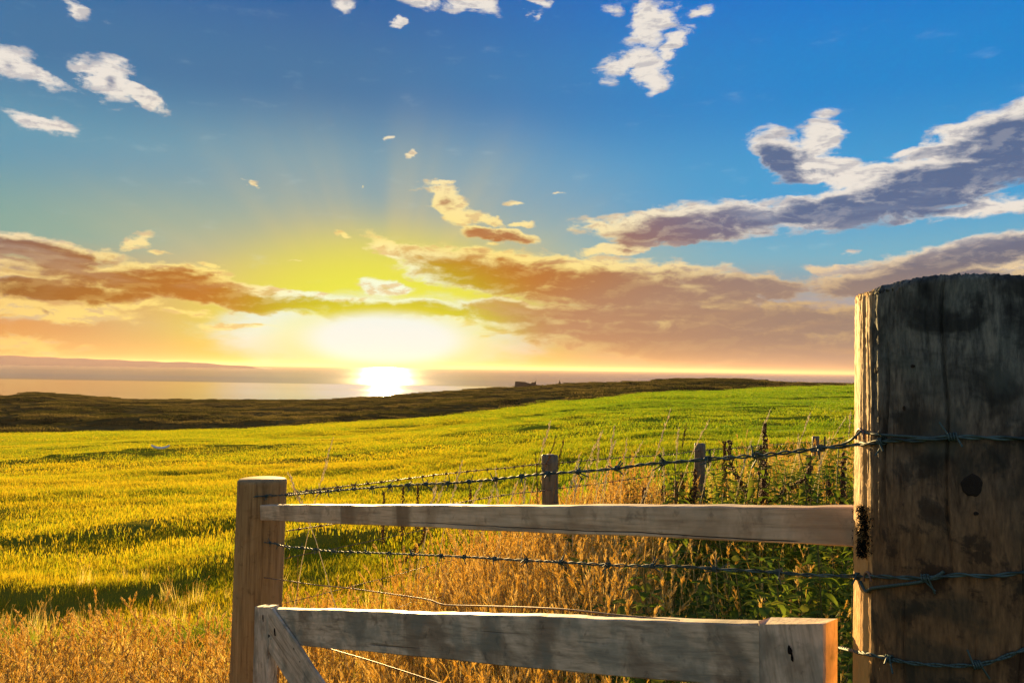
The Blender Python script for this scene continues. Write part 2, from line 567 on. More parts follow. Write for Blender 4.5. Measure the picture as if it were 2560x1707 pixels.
q.l.new(bp.outputs[0], df.inputs['Normal'])
q.l.new(gc, df.inputs[0])
q.l.new(df.outputs[0], out.inputs[0])
ground.data.materials.append(m_ground)

# sea
m_sea, q, out = mat("sea_water")
g = q.new('ShaderNodeNewGeometry')
pos = g.outputs['Position']
w1 = q.noise(q.mapping(pos, scale=(.03, .012, 0)), 1.0, 3, .5).outputs[0]
band = q.noise(q.mapping(pos, scale=(.00022, .0011, 0), loc=(2, 5, 0)), 1.0, 4, .6, .6).outputs[0]
_, sy_, _ = q.xyz(pos)
near_b = q.ss(q.m('ADD', sy_, q.m('MULTIPLY', q.m('SUBTRACT', band, .5), 1500)), 2700, 2350)
rough = q.m('ADD', q.ss(band, .4, .62, .0, .04), q.m('MULTIPLY', near_b, -.10))
rough = q.m('ADD', rough, .18)
p = principled(q, out, (.030, .030, .034, 1), .2, .26, bump=w1, bstr=.2, bdist=1.0)
gls = q.new('ShaderNodeBsdfGlossy')
gls.inputs['Color'].default_value = (.92, .90, .92, 1)
q.l.new(rough, gls.inputs['Roughness'])
q.l.new(p.inputs['Normal'].links[0].from_socket, gls.inputs['Normal'])
dfs = q.new('ShaderNodeBsdfDiffuse')
dfs.inputs[0].default_value = (.05, .06, .075, 1)
mxs = q.new('ShaderNodeMixShader')
q.l.new(q.m('ADD', q.m('MULTIPLY', near_b, .16), .56), mxs.inputs[0])
q.l.new(dfs.outputs[0], mxs.inputs[1])
q.l.new(gls.outputs[0], mxs.inputs[2])
q.l.new(mxs.outputs[0], out.inputs[0])
n = 48
ring = [0.0] + [900, 1400, 2200, 4000, 9000, 25000, 90000]
sv, sf = [], []
for r_ in ring[1:]:
    for i in range(n):
        sv.append((r_ * math.cos(math.tau * i / n), r_ * math.sin(math.tau * i / n), -58.0))
for j in range(len(ring) - 2):
    for i in range(n):
        sf.append((j * n + i, j * n + (i + 1) % n, (j + 1) * n + (i + 1) % n, (j + 1) * n + i)[::-1])
add("sea", mesh_from("sea", sv, [f[::-1] for f in sf]), m_sea, kind='structure')

# far coast across the bay, low and hazy
m_far, q, out = mat("distant_land")
principled(q, out, (.42, .36, .33, 1), .95, .05)
uu = np.linspace(-.74, -.30, 90)
prof = np.interp(uu, [-.74, -.66, -.62, -.55, -.50, -.44, -.40, -.36, -.33, -.30], [.0085, .0080, .0070, .0052, .0040, .0024, .0022, .0012, .0010, .0001])
prof = prof + .0004 * np.sin(uu * 150) * (prof > .002)
D0 = 14000.0
fv, ff = [], []
for u_, t_ in zip(uu, prof):
    fv += [(u_ * D0, D0, -60), (u_ * D0 * 1.02, D0 * 1.02, -60 + (61.5 + t_ * D0 * 1.02) * min(1, max(t_, 0) * 600)), (u_ * D0 * 1.1, D0 * 1.12, -60)]
for i in range(len(uu) - 1):
    for j in range(2):
        ff.append((i * 3 + j, (i + 1) * 3 + j, (i + 1) * 3 + j + 1, i * 3 + j + 1))
add("far_hills", mesh_from("far_hills", fv, ff, smooth=True), m_far, kind='structure')


# ------------------------------------------------------------------ grass
def blades(n, rad, h0, h1, w, lean=.35, bias=(0, 0), flat=0.0, seed=0, segs=3):
    """n curved tapering blades in a disc; returns verts, tri/quad faces, tone"""
    r = np.random.default_rng(seed)
    a = r.uniform(0, math.tau, n)
    d = rad * np.sqrt(r.uniform(0, 1, n))
    bx, by = d * np.cos(a), d * np.sin(a)
    h = r.uniform(h0, h1, n) * r.uniform(.75, 1, n)
    la = r.uniform(0, math.tau, n)
    ln = h * r.uniform(.1, 1, n) * lean
    lx, ly = ln * np.cos(la) + bias[0] * h, ln * np.sin(la) + bias[1] * h
    wa = r.uniform(0, math.tau, n)
    ww = w * r.uniform(.6, 1.3, n)
    wx, wy = np.cos(wa) * ww / 2, np.sin(wa) * ww / 2
    V = []
    for i in range(segs):
        t = i / segs
        c = t ** 1.8
        k_ = 1 - .55 * t
        hz_ = h * (t - flat * t * t)
        V.append(np.stack((bx + lx * c - wx * k_, by + ly * c - wy * k_, hz_), 1))
        V.append(np.stack((bx + lx * c + wx * k_, by + ly * c + wy * k_, hz_), 1))
    V.append(np.stack((bx + lx, by + ly, h * (1 - flat)), 1))
    V = np.stack(V, 1)
    nv = 2 * segs + 1
    base = np.arange(n)[:, None] * nv
    F = []
    for i in range(segs - 1):
        F.append(base + np.array([2 * i, 2 * i + 1, 2 * i + 3]))
        F.append(base + np.array([2 * i, 2 * i + 3, 2 * i + 2]))
    F.append(base + np.array([2 * segs - 2, 2 * segs - 1, 2 * segs]))
    tone = np.repeat(r.uniform(0, 1, n), nv)
    return V.reshape(-1, 3), np.concatenate(F), tone


def heads(n, rad, h0, h1, lean=.3, seed=0, spikes=14, size=.011, bias=(0, 0), droop=.12, sw=.0014):
    """flowering stems: a thin stalk and a loose seed head of small spikelets"""
    r = np.random.default_rng(seed)
    V, F, T = [], [], []
    nv = 0
    for i in range(n):
        a = r.uniform(0, math.tau)
        d = rad * math.sqrt(r.uniform())
        p0 = np.array([d * math.cos(a), d * math.sin(a), 0])
        h = r.uniform(h0, h1)
        la = r.uniform(0, math.tau)
        lv = np.array([math.cos(la), math.sin(la), 0]) * lean * h * r.uniform(.1, 1) + np.array([bias[0], bias[1], 0]) * h
        tone = r.uniform() * .35
        S = 5
        pts = [p0 + lv * (t ** 2) + np.array([0, 0, h * (t - droop * t ** 5)]) for t in np.linspace(0, 1, S + 1)]
        for j, p_ in enumerate(pts):
            wv = sw * (1 - .5 * j / S)
            for q_ in range(3):
                an = q_ * math.tau / 3
                V.append(p_ + wv * np.array([math.cos(an), math.sin(an), 0]))
                T.append(tone)
        for j in range(S):
            for q_ in range(3):
                x0, x1 = nv + j * 3 + q_, nv + j * 3 + (q_ + 1) % 3
                F.append((x0, x1, x1 + 3))
                F.append((x0, x1 + 3, x0 + 3))
        nv += 3 * (S + 1)
        hl = r.uniform(.16, .30)
        for s in range(spikes):
            t = 1 - hl * (s / spikes)
            fi = t * S
            j = min(int(fi), S - 1)
            c = pts[j] + (pts[j + 1] - pts[j]) * (fi - j)
            ax = pts[j + 1] - pts[j]
            ax = ax / np.linalg.norm(ax)
            sa = r.uniform(0, math.tau)
            side = np.array([math.cos(sa), math.sin(sa), 0])
            sp = size * (.35 + .9 * math.sin(math.pi * min(1, (s + 1.5) / spikes)) ** .8) * r.uniform(.7, 1.3)
            dirv = ax * .95 + side * .36
            tip = c + dirv * sp * 1.5
            mid = c + dirv * sp * .75
            w_ = np.cross(dirv, side)
            w_ = w_ / (np.linalg.norm(w_) + 1e-6) * sp * .17
            w2 = side * sp * .13
            for p_ in (c, mid + w_, mid - w_ * .5 + w2, mid - w_ * .5 - w2, tip):
                V.append(p_)
                T.append(tone)
            F += [(nv, nv + 1, nv + 2), (nv, nv + 2, nv + 3), (nv, nv + 3, nv + 1), (nv + 4, nv + 2, nv + 1), (nv + 4, nv + 3, nv + 2), (nv + 4, nv + 1, nv + 3)]
            nv += 5
    return np.array(V), np.array(F), np.array(T)


def join(parts):
    V, F, T, o = [], [], [], 0
    for v, f, t in parts:
        V.append(v)
        F.append(f + o)
        T.append(t)
        o += len(v)
    return np.concatenate(V), np.concatenate(F), np.concatenate(T)


def scatter(name, variants, pts, scl, matl, tilt=.08, **kw):
    """one object that spreads copies of the tufts over the given points"""
    hidden = bpy.data.collections.new(name + "_tufts")
    for i, (v, f, t) in enumerate(variants):
        mm = mesh_from("%s_tuft" % name, v, f, {'tone': t}, smooth=False)
        mm.materials.append(matl)
        hidden.objects.link(bpy.data.objects.new("%s_tuft" % name, mm))
    n_ = len(pts)
    r = np.random.default_rng(n_ + 5)
    me_ = mesh_from(name, pts, [], {'scl': scl, 'pick': r.integers(0, len(variants), n_)})
    rot = me_.attributes.new('rot', 'FLOAT_VECTOR', 'POINT')
    ra = np.stack((r.normal(0, tilt, n_), r.normal(0, tilt, n_), r.uniform(0, math.tau, n_)), 1)
    rot.data.foreach_set('vector', ra.astype(np.float32).ravel())
    o = add(name, me_, matl, **kw)
    ng = bpy.data.node_groups.new(name, 'GeometryNodeTree')
    ng.interface.new_socket('Geometry', in_out='INPUT', socket_type='NodeSocketGeometry')
    ng.interface.new_socket('Geometry', in_out='OUTPUT', socket_type='NodeSocketGeometry')
    N, L = ng.nodes, ng.links
    gi, go = N.new('NodeGroupInput'), N.new('NodeGroupOutput')
    ip = N.new('GeometryNodeInstanceOnPoints')
    ci = N.new('GeometryNodeCollectionInfo')
    ci.inputs['Collection'].default_value = hidden
    ci.inputs['Separate Children'].default_value = True
    ci.inputs['Reset Children'].default_value = True

    def named(nm, ty):
        a = N.new('GeometryNodeInputNamedAttribute')
        a.data_type = ty
        a.inputs['Name'].default_value = nm
        return a.outputs['Attribute']
    L.new(gi.outputs[0], ip.inputs['Points'])
    L.new(ci.outputs[0], ip.inputs['Instance'])
    ip.inputs['Pick Instance'].default_value = True
    fi = N.new('FunctionNodeFloatToInt')
    L.new(named('pick', 'FLOAT'), fi.inputs[0])
    L.new(fi.outputs[0], ip.inputs['Instance Index'])
    er = N.new('FunctionNodeEulerToRotation')
    L.new(named('rot', 'FLOAT_VECTOR'), er.inputs[0])
    L.new(er.outputs[0], ip.inputs['Rotation'])
    L.new(named('scl', 'FLOAT'), ip.inputs['Scale'])
    L.new(ip.outputs[0], go.inputs[0])
    o.modifiers.new(name, 'NODES').node_group = ng
    return o


def wedge(n, r0, r1, u0=-.74, u1=.62, seed=0):
    """random points on the ground between two distances, inside what the camera sees and a step beside it"""
    r = np.random.default_rng(seed)
    y = np.sqrt(r.uniform(r0 * r0, r1 * r1, n))
    x = r.uniform(u0, u1, n) * y
    return x, y


def leafmat(name, stops, trans=.5, tint=None, gloss=.02):
    m, q, out = mat(name)
    at = q.new('ShaderNodeAttribute', attribute_name='tone')
    f = at.outputs['Fac']
    if tint:
        tt, pp = field_tint(q)
        if name == "heath_scrub":
            tt = q.m('SUBTRACT', q.m('MULTIPLY', q.noise(q.mapping(pp, scale=(.010, .026, 0)), 1.0, 5, .65).outputs[0], 3.0), 1.0)
        f = q.m('ADD', q.m('MULTIPLY', f, tint), q.m('MULTIPLY', tt, 1 - tint * .6))
        f = q.m('MAXIMUM', f, 0.0)
    col = q.ramp(f, stops, 'LINEAR')
    d = q.new('ShaderNodeBsdfDiffuse')
    t = q.new('ShaderNodeBsdfTranslucent')
    gl = q.new('ShaderNodeBsdfGlossy')
    gl.inputs['Roughness'].default_value = .45
    gl.inputs['Color'].default_value = (.8, .8, .7, 1)
    q.l.new(col, d.inputs[0])
    q.l.new(col, t.inputs[0])
    m1, m2 = q.new('ShaderNodeMixShader'), q.new('ShaderNodeMixShader')
    m1.inputs[0].default_value = trans
    q.l.new(d.outputs[0], m1.inputs[1])
    q.l.new(t.outputs[0], m1.inputs[2])
    m2.inputs[0].default_value = gloss
    q.l.new(m1.outputs[0], m2.inputs[1])
    q.l.new(gl.outputs[0], m2.inputs[2])
    q.l.new(m2.outputs[0], out.inputs[0])
    return m


GRASS = [(0, (.70, .45, .020, 1)), (.35, (.58, .44, .012, 1)), (.6, (.34, .37, .010, 1)), (1, (.12, .25, .008, 1))]
m_field = leafmat("field_grass_blade", GRASS, .55, tint=.45)
m_dry = leafmat("dry_grass", [(0, (.92, .74, .32, 1)), (.3, (.88, .65, .18, 1)), (.7, (.76, .59, .09, 1)), (1, (.48, .48, .04, 1))], .65, gloss=.02)
m_green = leafmat("green_grass", [(0, (.40, .36, .03, 1)), (.3, (.20, .26, .016, 1)), (1, (.10, .18, .012, 1))], .6)

def place(x, y, s0, s1, seed):
    r = np.random.default_rng(seed)
    return np.stack((x, y, height(x, y) - .01), 1), r.uniform(s0, s1, len(x))


# turf in four sizes of tuft, finer near the camera
for (nm, cnt, r0, r1, nb, rad, h0, h1, w_, sc0, sc1) in (
        ("turf_grass", 6000, 2.6, 9.0, 46, .17, .03, .075, .0042, .7, 1.3),
        ("turf_grass", 3800, 8.2, 27.0, 190, .52, .035, .08, .009, .8, 1.25),
        ("turf_grass", 2600, 25.0, 82.0, 480, 1.6, .04, .085, .020, .8, 1.2),
        ("turf_grass", 2400, 76.0, 186.0, 800, 4.2, .07, .15, .045, .8, 1.2)):
    x, y = wedge(cnt, r0, r1, seed=cnt)
    pts, sc = place(x, y, sc0, sc1, cnt + 1)
    pts[:, 2] -= (.0 if w_ < .02 else .02)
    var = [blades(nb, rad, h0, h1, w_, lean=.55, seed=cnt + i) for i in range(5)]
    scatter(nm, var, pts, sc, m_field, tilt=.03, kind='stuff')

# heather and rough grass on the heath beyond the crest
m_heath = leafmat("heath_scrub", [(.15, (.018, .024, .007, 1)), (.45, (.048, .050, .012, 1)), (.65, (.10, .085, .022, 1)), (.9, (.20, .15, .04, 1))], .4, tint=.3, gloss=.0)
x, y = wedge(5200, 205, 870, u0=-.72, u1=.48, seed=71)
nn = waves(x, y, 72, 60, 9)
pts, sc = place(x, y, .55, 1.25, 72)
var = [blades(330, 6.0, .35, .95, .34, lean=.8, seed=720 + i) for i in range(4)]
scatter("heath_scrub", var, pts, sc * (1 + .35 * nn), m_heath, tilt=.02, kind='stuff')


# ------------------------------------------------------------------ rough verge: dry grass, weeds, seed heads
POST_A = W(656, 1300, 3.05)            # corner post
POST_B = W(2385, 1200, 1.06)           # big gate post
FAR = [W(1374, 1200, 5.2), W(1750, 1200, 7.2), W(2039, 1200, 11.8)]


def near_line(x):
    """depth of the line from the corner post to the gate post"""
    t = (x - POST_A.x) / (POST_B.x - POST_A.x)
    return POST_A.y + (POST_B.y - POST_A.y) * t


def far_line(x):
    xs = [POST_A.x, FAR[0].x, FAR[1].x, FAR[2].x, FAR[2].x + 12]
    ys = [POST_A.y, FAR[0].y, FAR[1].y, FAR[2].y, FAR[2].y + 18]
    return np.interp(x, xs, ys)


def verge(n, seed, over=.35, ymax=14.0, x0=-1.25, umin=-9, umax=9):
    r = np.random.default_rng(seed)
    xs, ys = [], []
    while sum(map(len, xs)) < n:
        x = r.uniform(x0, 7.2, n * 4)
        y = r.uniform(1.3, ymax, n * 4)
        ok = (y > near_line(x) - .05) & (y < far_line(x) + over * r.uniform(.2, 1, n * 4)) & (x / y > umin) & (x / y < umax) & (x / y < .62)
        xs.append(x[ok])
        ys.append(y[ok])
    return np.concatenate(xs)[:n], np.concatenate(ys)[:n]


dryvar = [join([blades(26, .12, .22, .48, .0042, lean=.32, flat=.04, seed=50 + i), heads(7, .11, .34, .60, lean=.28, seed=60 + i, spikes=16, size=.011)]) for i in range(6)]
tallvar = [join([blades(22, .10, .22, .42, .0042, lean=.3, seed=150 + i), heads(4, .11, .36, .62, lean=.34, seed=160 + i, spikes=26, size=.012, bias=(.06, 0), droop=.12)]) for i in range(6)]
greenvar = [blades(42, .12, .12, .42, .007, lean=.8, flat=.15, seed=80 + i, segs=4) for i in range(6)]

# dry grass between the two fences, left half
x, y = verge(1250, 11, umax=.17, ymax=8.5, over=1.5)
pts, sc = place(x, y, .95, 1.35, 1)
sc = sc * (1 + .3 * sstep(x / y, -.2, .05))
scatter("dry_grass", dryvar, pts, sc, m_dry, tilt=.06, kind='stuff')
# tall seeding grass in the near left corner
r = np.random.default_rng(5)
x = r.uniform(-3.9, -.62, 2300)
y = r.uniform(1.8, 5.0, 2300)
edge = 4.6 + .35 * waves(x, x * 0, 77, 1.1)
ok = (y < edge) & (y < near_line(np.minimum(x, -.94)) + 9) & (x < -.85 + .0 * y) & (x / y > -.80)
pts, sc = place(x[ok], y[ok], .75, 1.2, 2)
scatter("tall_dry_grass", tallvar, pts, sc, m_dry, tilt=.06, kind='stuff')
# some of it thins out into the field
x = r.uniform(-4.5, -.3, 420)
y = r.uniform(4.2, 7.5, 420)
keep = r.uniform(0, 1, 420) < np.exp(-(y - 4.2) / 1.4)
pts, sc = place(x[keep], y[keep], .35, .65, 3)
scatter("field_edge_grass", dryvar, pts, sc, m_dry, tilt=.10, kind='stuff')
# greener growth right of the middle and under everything
x, y = verge(1900, 13, umin=.04, ymax=13, over=1.0)
pts, sc = place(x, y, .9, 1.8, 4)
scatter("green_undergrowth", greenvar, pts, sc, m_green, tilt=.12, kind='stuff')
x, y = verge(650, 14, umin=.08, ymax=13, over=.9)
pts, sc = place(x, y, .95, 1.6, 4)
scatter("seeding_grass", dryvar, pts, sc, m_dry, tilt=.14, kind='stuff')
# green tufts mixed into the left corner, rough tussocks out in the field
r = np.random.default_rng(15)
x = r.uniform(-3.9, -.7, 650)
y = r.uniform(2.2, 5.6, 650)
pts, sc = place(x, y, .5, 1.0, 6)
scatter("corner_green_grass", greenvar, pts, sc, m_green, tilt=.1, kind='stuff')
x, y = wedge(260, 8, 70, seed=91)
pts, sc = place(x, y, .35, .75, 7)
scatter("field_tussocks", greenvar, pts, sc, m_green, tilt=.1, kind='stuff')
# strip in front of the gate
r = np.random.default_rng(8)
x = r.uniform(-1.0, 1.2, 500)
y = r.uniform(1.2, 3.6, 500)
ok = (y > near_line(x) - .55) & (y < near_line(x) + .1)
pts, sc = place(x[ok], y[ok], .5, .8, 5)
scatter("gateway_grass", greenvar, pts, sc, m_green, tilt=.1, kind='stuff')


# ------------------------------------------------------------------ weeds one can tell apart
def leaf(c, dirv, up, ln, wd, fold=.25, droop=.35, teeth=4):
    """pointed toothed leaf folded along its midrib"""
    dirv = dirv / np.linalg.norm(dirv)
    sd = np.cross(dirv, up)
    sd = sd / (np.linalg.norm(sd) + 1e-6)
    nrm = np.cross(sd, dirv)
    V, F = [], []
    n_ = teeth
    for i in range(n_ + 1):
        t = i / n_
        p_ = c + dirv * ln * t - up * droop * ln * t * t
        w_ = wd * math.sin(math.pi * min(.97, .12 + .86 * t) ** .75) * .5
        tooth = 1.0 if i % 2 else .86
        V += [p_ - sd * w_ * tooth + nrm * w_ * fold, p_, p_ + sd * w_ * tooth + nrm * w_ * fold]
    for i in range(n_):
        for j in range(2):
            a0 = i * 3 + j
            F += [(a0, a0 + 1, a0 + 4), (a0, a0 + 4, a0 + 3)]
    return np.array(V), np.array(F)


def stem_tube(path, r0, r1, sides=5):
    V, F = [], []
    n_ = len(path)
    for i, p_ in enumerate(path):
        ww = r0 + (r1 - r0) * i / (n_ - 1)
        for s in range(sides):
            a = math.tau * s / sides
            V.append((p_[0] + ww * math.cos(a), p_[1] + ww * math.sin(a), p_[2]))
    for i in range(n_ - 1):
        for s in range(sides):
            a0, a1 = i * sides + s, i * sides + (s + 1) % sides
            F.append((a0, a1, a1 + sides, a0 + sides))
    return np.array(V), F


def nettle_parts(seed, h):
    r = np.random.default_rng(seed)
    bend = r.normal(0, .10, 2)
    path = [np.array([bend[0] * h * t * t, bend[1] * h * t * t, h * t]) for t in np.linspace(0, 1, 8)]
    sv_, sf_ = stem_tube(path, .0035, .0015)
    V, F, T, o = [], [], [], 0
    n_ = int(h / .036)
    for i in range(n_):
        t = .18 + .82 * (i + 1) / n_
        c = np.array([bend[0] * h * t * t, bend[1] * h * t * t, h * t])
        ph = (i % 2) * math.pi / 2 + r.normal(0, .2)
        for k_ in range(4 if t > .35 else 2):
            a = ph + k_ * math.pi / (2 if t > .35 else 1)
            dv = np.array([math.cos(a), math.sin(a), r.uniform(-.1, .5)])
            ln = (.068 - .034 * t) * r.uniform(.75, 1.25)
            v, f = leaf(c + dv * .012, dv, np.array([0, 0, 1.]), ln, ln * .62, fold=r.uniform(.05, .5), droop=r.uniform(.1, .7))
            V.append(v)
            F.append(f + o)
            T.append(np.full(len(v), r.uniform()))
            o += len(v)
    return (sv_, sf_), (np.concatenate(V), np.concatenate(F), np.concatenate(T))


m_nettle = leafmat("nettle_leaf", [(0, (.42, .40, .03, 1)), (.3, (.19, .25, .018, 1)), (1, (.10, .17, .014, 1))], .6, gloss=.015)
m_stem, q, out = mat("weed_stem")
principled(q, out, (.13, .12, .03, 1), .7, .3)
m_dock, q, out = mat("dock_seed")
nz = q.noise(None, 60, 2, .5)
principled(q, out, q.ramp(nz.outputs[0], [(.35, (.06, .025, .012, 1)), (.65, (.22, .11, .04, 1))]), .8, .2)

net = []
for i in range(5):
    (sv_, sf_), (lv_, lf_, lt_) = nettle_parts(300 + i, [.42, .5, .56, .48, .38][i])
    ms = mesh_from("nettle_stem", sv_, sf_, smooth=True)
    ms.materials.append(m_stem)
    ml = mesh_from("nettle_leaves", lv_, lf_, {'tone': lt_})
    ml.materials.append(m_nettle)
    net.append((ms, ml))


def ground_z(x, y):
    return float(height(np.array([x]), np.array([y]))[0])


def put_plant(name, meshes, parts, x, y, rz, s, label, cat, group):
    t = bpy.data.objects.new(name, None)
    t.empty_display_size = .05
    COL.objects.link(t)
    t.location = (x, y, ground_z(x, y) - .01)
    t.rotation_euler = (0, 0, rz)
    t.scale = (s, s, s)
    tag(t, label, cat, group)
    for me_, pn in zip(meshes, parts):
        o = bpy.data.objects.new(pn, me_)
        COL.objects.link(o)
        o.parent = t
        if pn in ('leaves', 'seeds'):
            o['kind'] = 'stuff'
    return t


r = np.random.default_rng(31)
npl = 0
while npl < 250:
    u = r.uniform(.06, .47)
    y = r.uniform(1.6, 8.6)
    x = u * y
    if y < near_line(x) + .12 or y > far_line(x) + .2 or u < .10 + r.uniform(-.05, .08):
        continue
    put_plant("nettle", net[npl % 5], ('stem', 'leaves'), x, y, r.uniform(0, 6.28), r.uniform(1.05, 1.65),
              "leafy green nettle in the thick weeds behind the timber rail and gate", "nettle", "nettles behind the gate and rail")
    npl += 1


def dock_parts(seed, h, arms, slim=False):
    """dock: ribbed brown stem, upright arms thick with whorls of rusty seeds, a few strap leaves low down"""
    r = np.random.default_rng(seed)
    SV, SF, so = [], [], 0
    KV, KF, ko = [], [], 0
    LV, LF, LT, lo = [], [], [], 0
    paths = [(0.0, h, 0, 0)]
    for i in range(arms):
        a = r.uniform(0, math.tau)
        paths.append((r.uniform(.38, .55), h * r.uniform(.72, .92), math.cos(a) * .20 + (.10 if i % 2 else -.10), math.sin(a) * .16))
    for (t0, hh, ox, oy) in paths:
        pa = [np.array([ox * h * min(1, (t - 0) * 1.5), oy * h * min(1, t * 1.5), t0 * h + (hh - t0 * h) * t]) for t in np.linspace(0, 1, 9)]
        v, f = stem_tube(pa, .004 if t0 == 0 else .0025, .0012, 5)
        SV.append(v)
        SF += [[i + so for i in q_] for q_ in f]
        so += len(v)
        st = (.72 if slim else .42) if t0 == 0 else .12
        nw = int((hh - t0 * h) * (1 - st) / .016)
        for w_ in range(nw):
            t = st + (1 - st) * w_ / nw
            fi = t * 8
            j = min(int(fi), 7)
            c = pa[j] + (pa[j + 1] - pa[j]) * (fi - j)
            rad = (.016 if slim else .034) * (1 - .55 * (w_ / nw)) * r.uniform(.7, 1.3) * (.55 + .6 * abs(math.sin(w_ * .8 + seed)))
            for s in range(12):
                a = r.uniform(0, math.tau)
                p_ = c + np.array([math.cos(a) * rad * r.uniform(.4, 1), math.sin(a) * rad * r.uniform(.4, 1), r.normal(0, .004)])
                z_ = r.uniform(.005, .0095) * (.6 if slim else 1)
                KV += [p_ + (z_, 0, 0), p_ + (-z_ * .5, z_ * .8, 0), p_ + (-z_ * .5, -z_ * .8, 0), p_ + (0, 0, z_ * 1.1), p_ - (0, 0, z_ * 1.2)]
                KF += [(ko, ko + 1, ko + 3), (ko + 1, ko + 2, ko + 3), (ko + 2, ko, ko + 3), (ko + 1, ko, ko + 4), (ko + 2, ko + 1, ko + 4), (ko, ko + 2, ko + 4)]
                ko += 5
    for i in range(4 if slim else 20):
        a = r.uniform(0, math.tau)
        dv = np.array([math.cos(a), math.sin(a), r.uniform(.2, 1.2)])
        ln = r.uniform(.07, .17)
        v, f = leaf(np.array([0, 0, h * r.uniform(.1, .72)]), dv, np.array([0, 0, 1.]), ln, ln * .36, .3, r.uniform(.3, .9), 6)
        LV.append(v)
        LF.append(f + lo)
        LT.append(np.full(len(v), r.uniform()))
        lo += len(v)
    ms = mesh_from("dock_stem", np.concatenate(SV), SF, smooth=True)
    ms.materials.append(m_dock)
    mk = mesh_from("dock_seeds", KV, np.array(KF))
    mk.materials.append(m_dock)
    ml = mesh_from("dock_leaves", np.concatenate(LV), np.concatenate(LF), {'tone': np.concatenate(LT)})
    ml.materials.append(m_nettle)
    return ms, mk, ml


def top_at(px, py, depth):
    """a plant whose tip shows at that point of the photograph, standing on the ground there: x, y, its height"""
    p_ = W(px, py, depth)
    return p_.x, p_.y, p_.z - ground_z(p_.x, p_.y)


docks = [
    (1912, 1052, 5.6, 4, "tallest dock plant, dark with several upright arms, left of the gate post above the rail"),
    (1812, 1098, 6.9, 0, "single slim dark dock spike between the second far post and the tallest dock"),
    (1705, 1180, 6.4, 1, "brown dock just left of the second far fence post, reaching its foot"),
    (1738, 1165, 6.2, 2, "bushy brown dock right in front of the second far fence post"),
    (1612, 1210, 5.4, 1, "low rusty dock right above the timber rail, furthest left of the bushy docks"),
    (2024, 1140, 5.8, 1, "dark dock spike in front of the most distant fence post"),
    (2108, 1125, 5.4, 2, "dark dock close against the left edge of the big gate post"),
    (1690, 1195, 5.6, 2, "short reddish dock growing low behind the rail, left of the second far post"),
    (960, 1222, 4.9, 0, "small reddish dock spike over the rail, leftmost of the small ones"),
    (1008, 1210, 5.1, 1, "small reddish dock spike over the rail, second of the small ones"),
    (1045, 1203, 5.3, 0, "small reddish dock spike over the rail, tallest of the small ones"),
    (1176, 1215, 5.0, 0, "small red-brown dock over the rail, just left of the first far post"),
]
for i, (px, py, dpt, arms, lab) in enumerate(docks):
    x, y, h = top_at(px, py, dpt)
    h = max(.3, h)
    put_plant("dock", dock_parts(500 + i, h, arms, i >= 8), ('stem', 'seeds', 'leaves'), x, y, random.uniform(0, 6), 1.0, lab, "dock plant", "docks going to seed along the fences")

for (px, py, dpt) in ((1790, 1195, 5.2), (1850, 1175, 5.6), (1880, 1190, 5.0), (1945, 1170, 5.5), (1975, 1185, 5.1), (2010, 1165, 5.8), (2050, 1160, 5.4), (2085, 1170, 5.0), (2120, 1155, 5.6),
                     (1760, 1215, 5.0), (1830, 1215, 4.8), (1920, 1210, 4.9), (2000, 1205, 4.9), (2065, 1200, 4.8), (1640, 1225, 4.9), (1575, 1235, 4.7), (2110, 1195, 4.9), (1700, 1225, 4.8)):
    x, y, h = top_at(px, py, dpt)
    put_plant("nettle", net[npl % 5], ('stem', 'leaves'), x, y, random.uniform(0, 6), max(.9, h / .47),
              "tall leafy green nettle rising above the timber rail by the far fence", "nettle", "tall nettles above the rail")
    npl += 1

# tall single grass stalks standing above the rest
stalks = [(818, 1085, 3.6), (893, 1088, 3.5), (729, 1171, 3.15), (1360, 1041, 4.4), (1390, 1080, 4.6), (1402, 1083, 4.7), (1155, 1145, 4.2), (1245, 1160, 4.0), (1338, 1122, 4.3),
          (1500, 1092, 4.6), (1535, 1092, 4.8), (1547, 1054, 5.0), (1568, 1086, 5.0), (1672, 1010, 4.6), (1728, 1050, 5.4), (1706, 1062, 5.5), (1760, 1040, 5.8), (1931, 1015, 6.0),
          (1320, 1175, 4.0), (1450, 1125, 4.4), (1476, 1130, 4.6), (1595, 1095, 5.2), (2035, 1025, 6.4), (2130, 1020, 6.8), (2110, 1035, 7.0), (2000, 1080, 6.0), (1090, 1190, 4.0), (1205, 1185, 4.1),
          (1430, 1170, 4.3), (1520, 1150, 4.6), (1650, 1110, 5.0), (2075, 1085, 6.2), (1640, 1150, 4.6), (1285, 1190, 4.1), (1512, 1068, 4.9), (2060, 1105, 5.2), (1120, 1180, 4.3), (1880, 1090, 5.4), (1785, 1120, 5.2), (1230, 1205, 3.9)]
m_stalk, q, out = mat("straw_stalk")
m_stalk = leafmat("straw_stalk", [(0, (.92, .82, .52, 1)), (1, (.85, .74, .42, 1))], .35)
m_stalk_d = leafmat("brown_stalk", [(0, (.20, .11, .04, 1)), (1, (.12, .07, .03, 1))], .3)
lab_st = {0: "straw stalk rising left of centre behind the wires, tallest beside the corner post", 2: "thin straw stalk leaning close by the right of the corner post",
          4: "dark seed stalk standing right behind the first far fence post", 13: "long pale stalk leaning right, tallest between the two nearer far posts",
          17: "upright pale stalk rising through the tallest dark dock"}
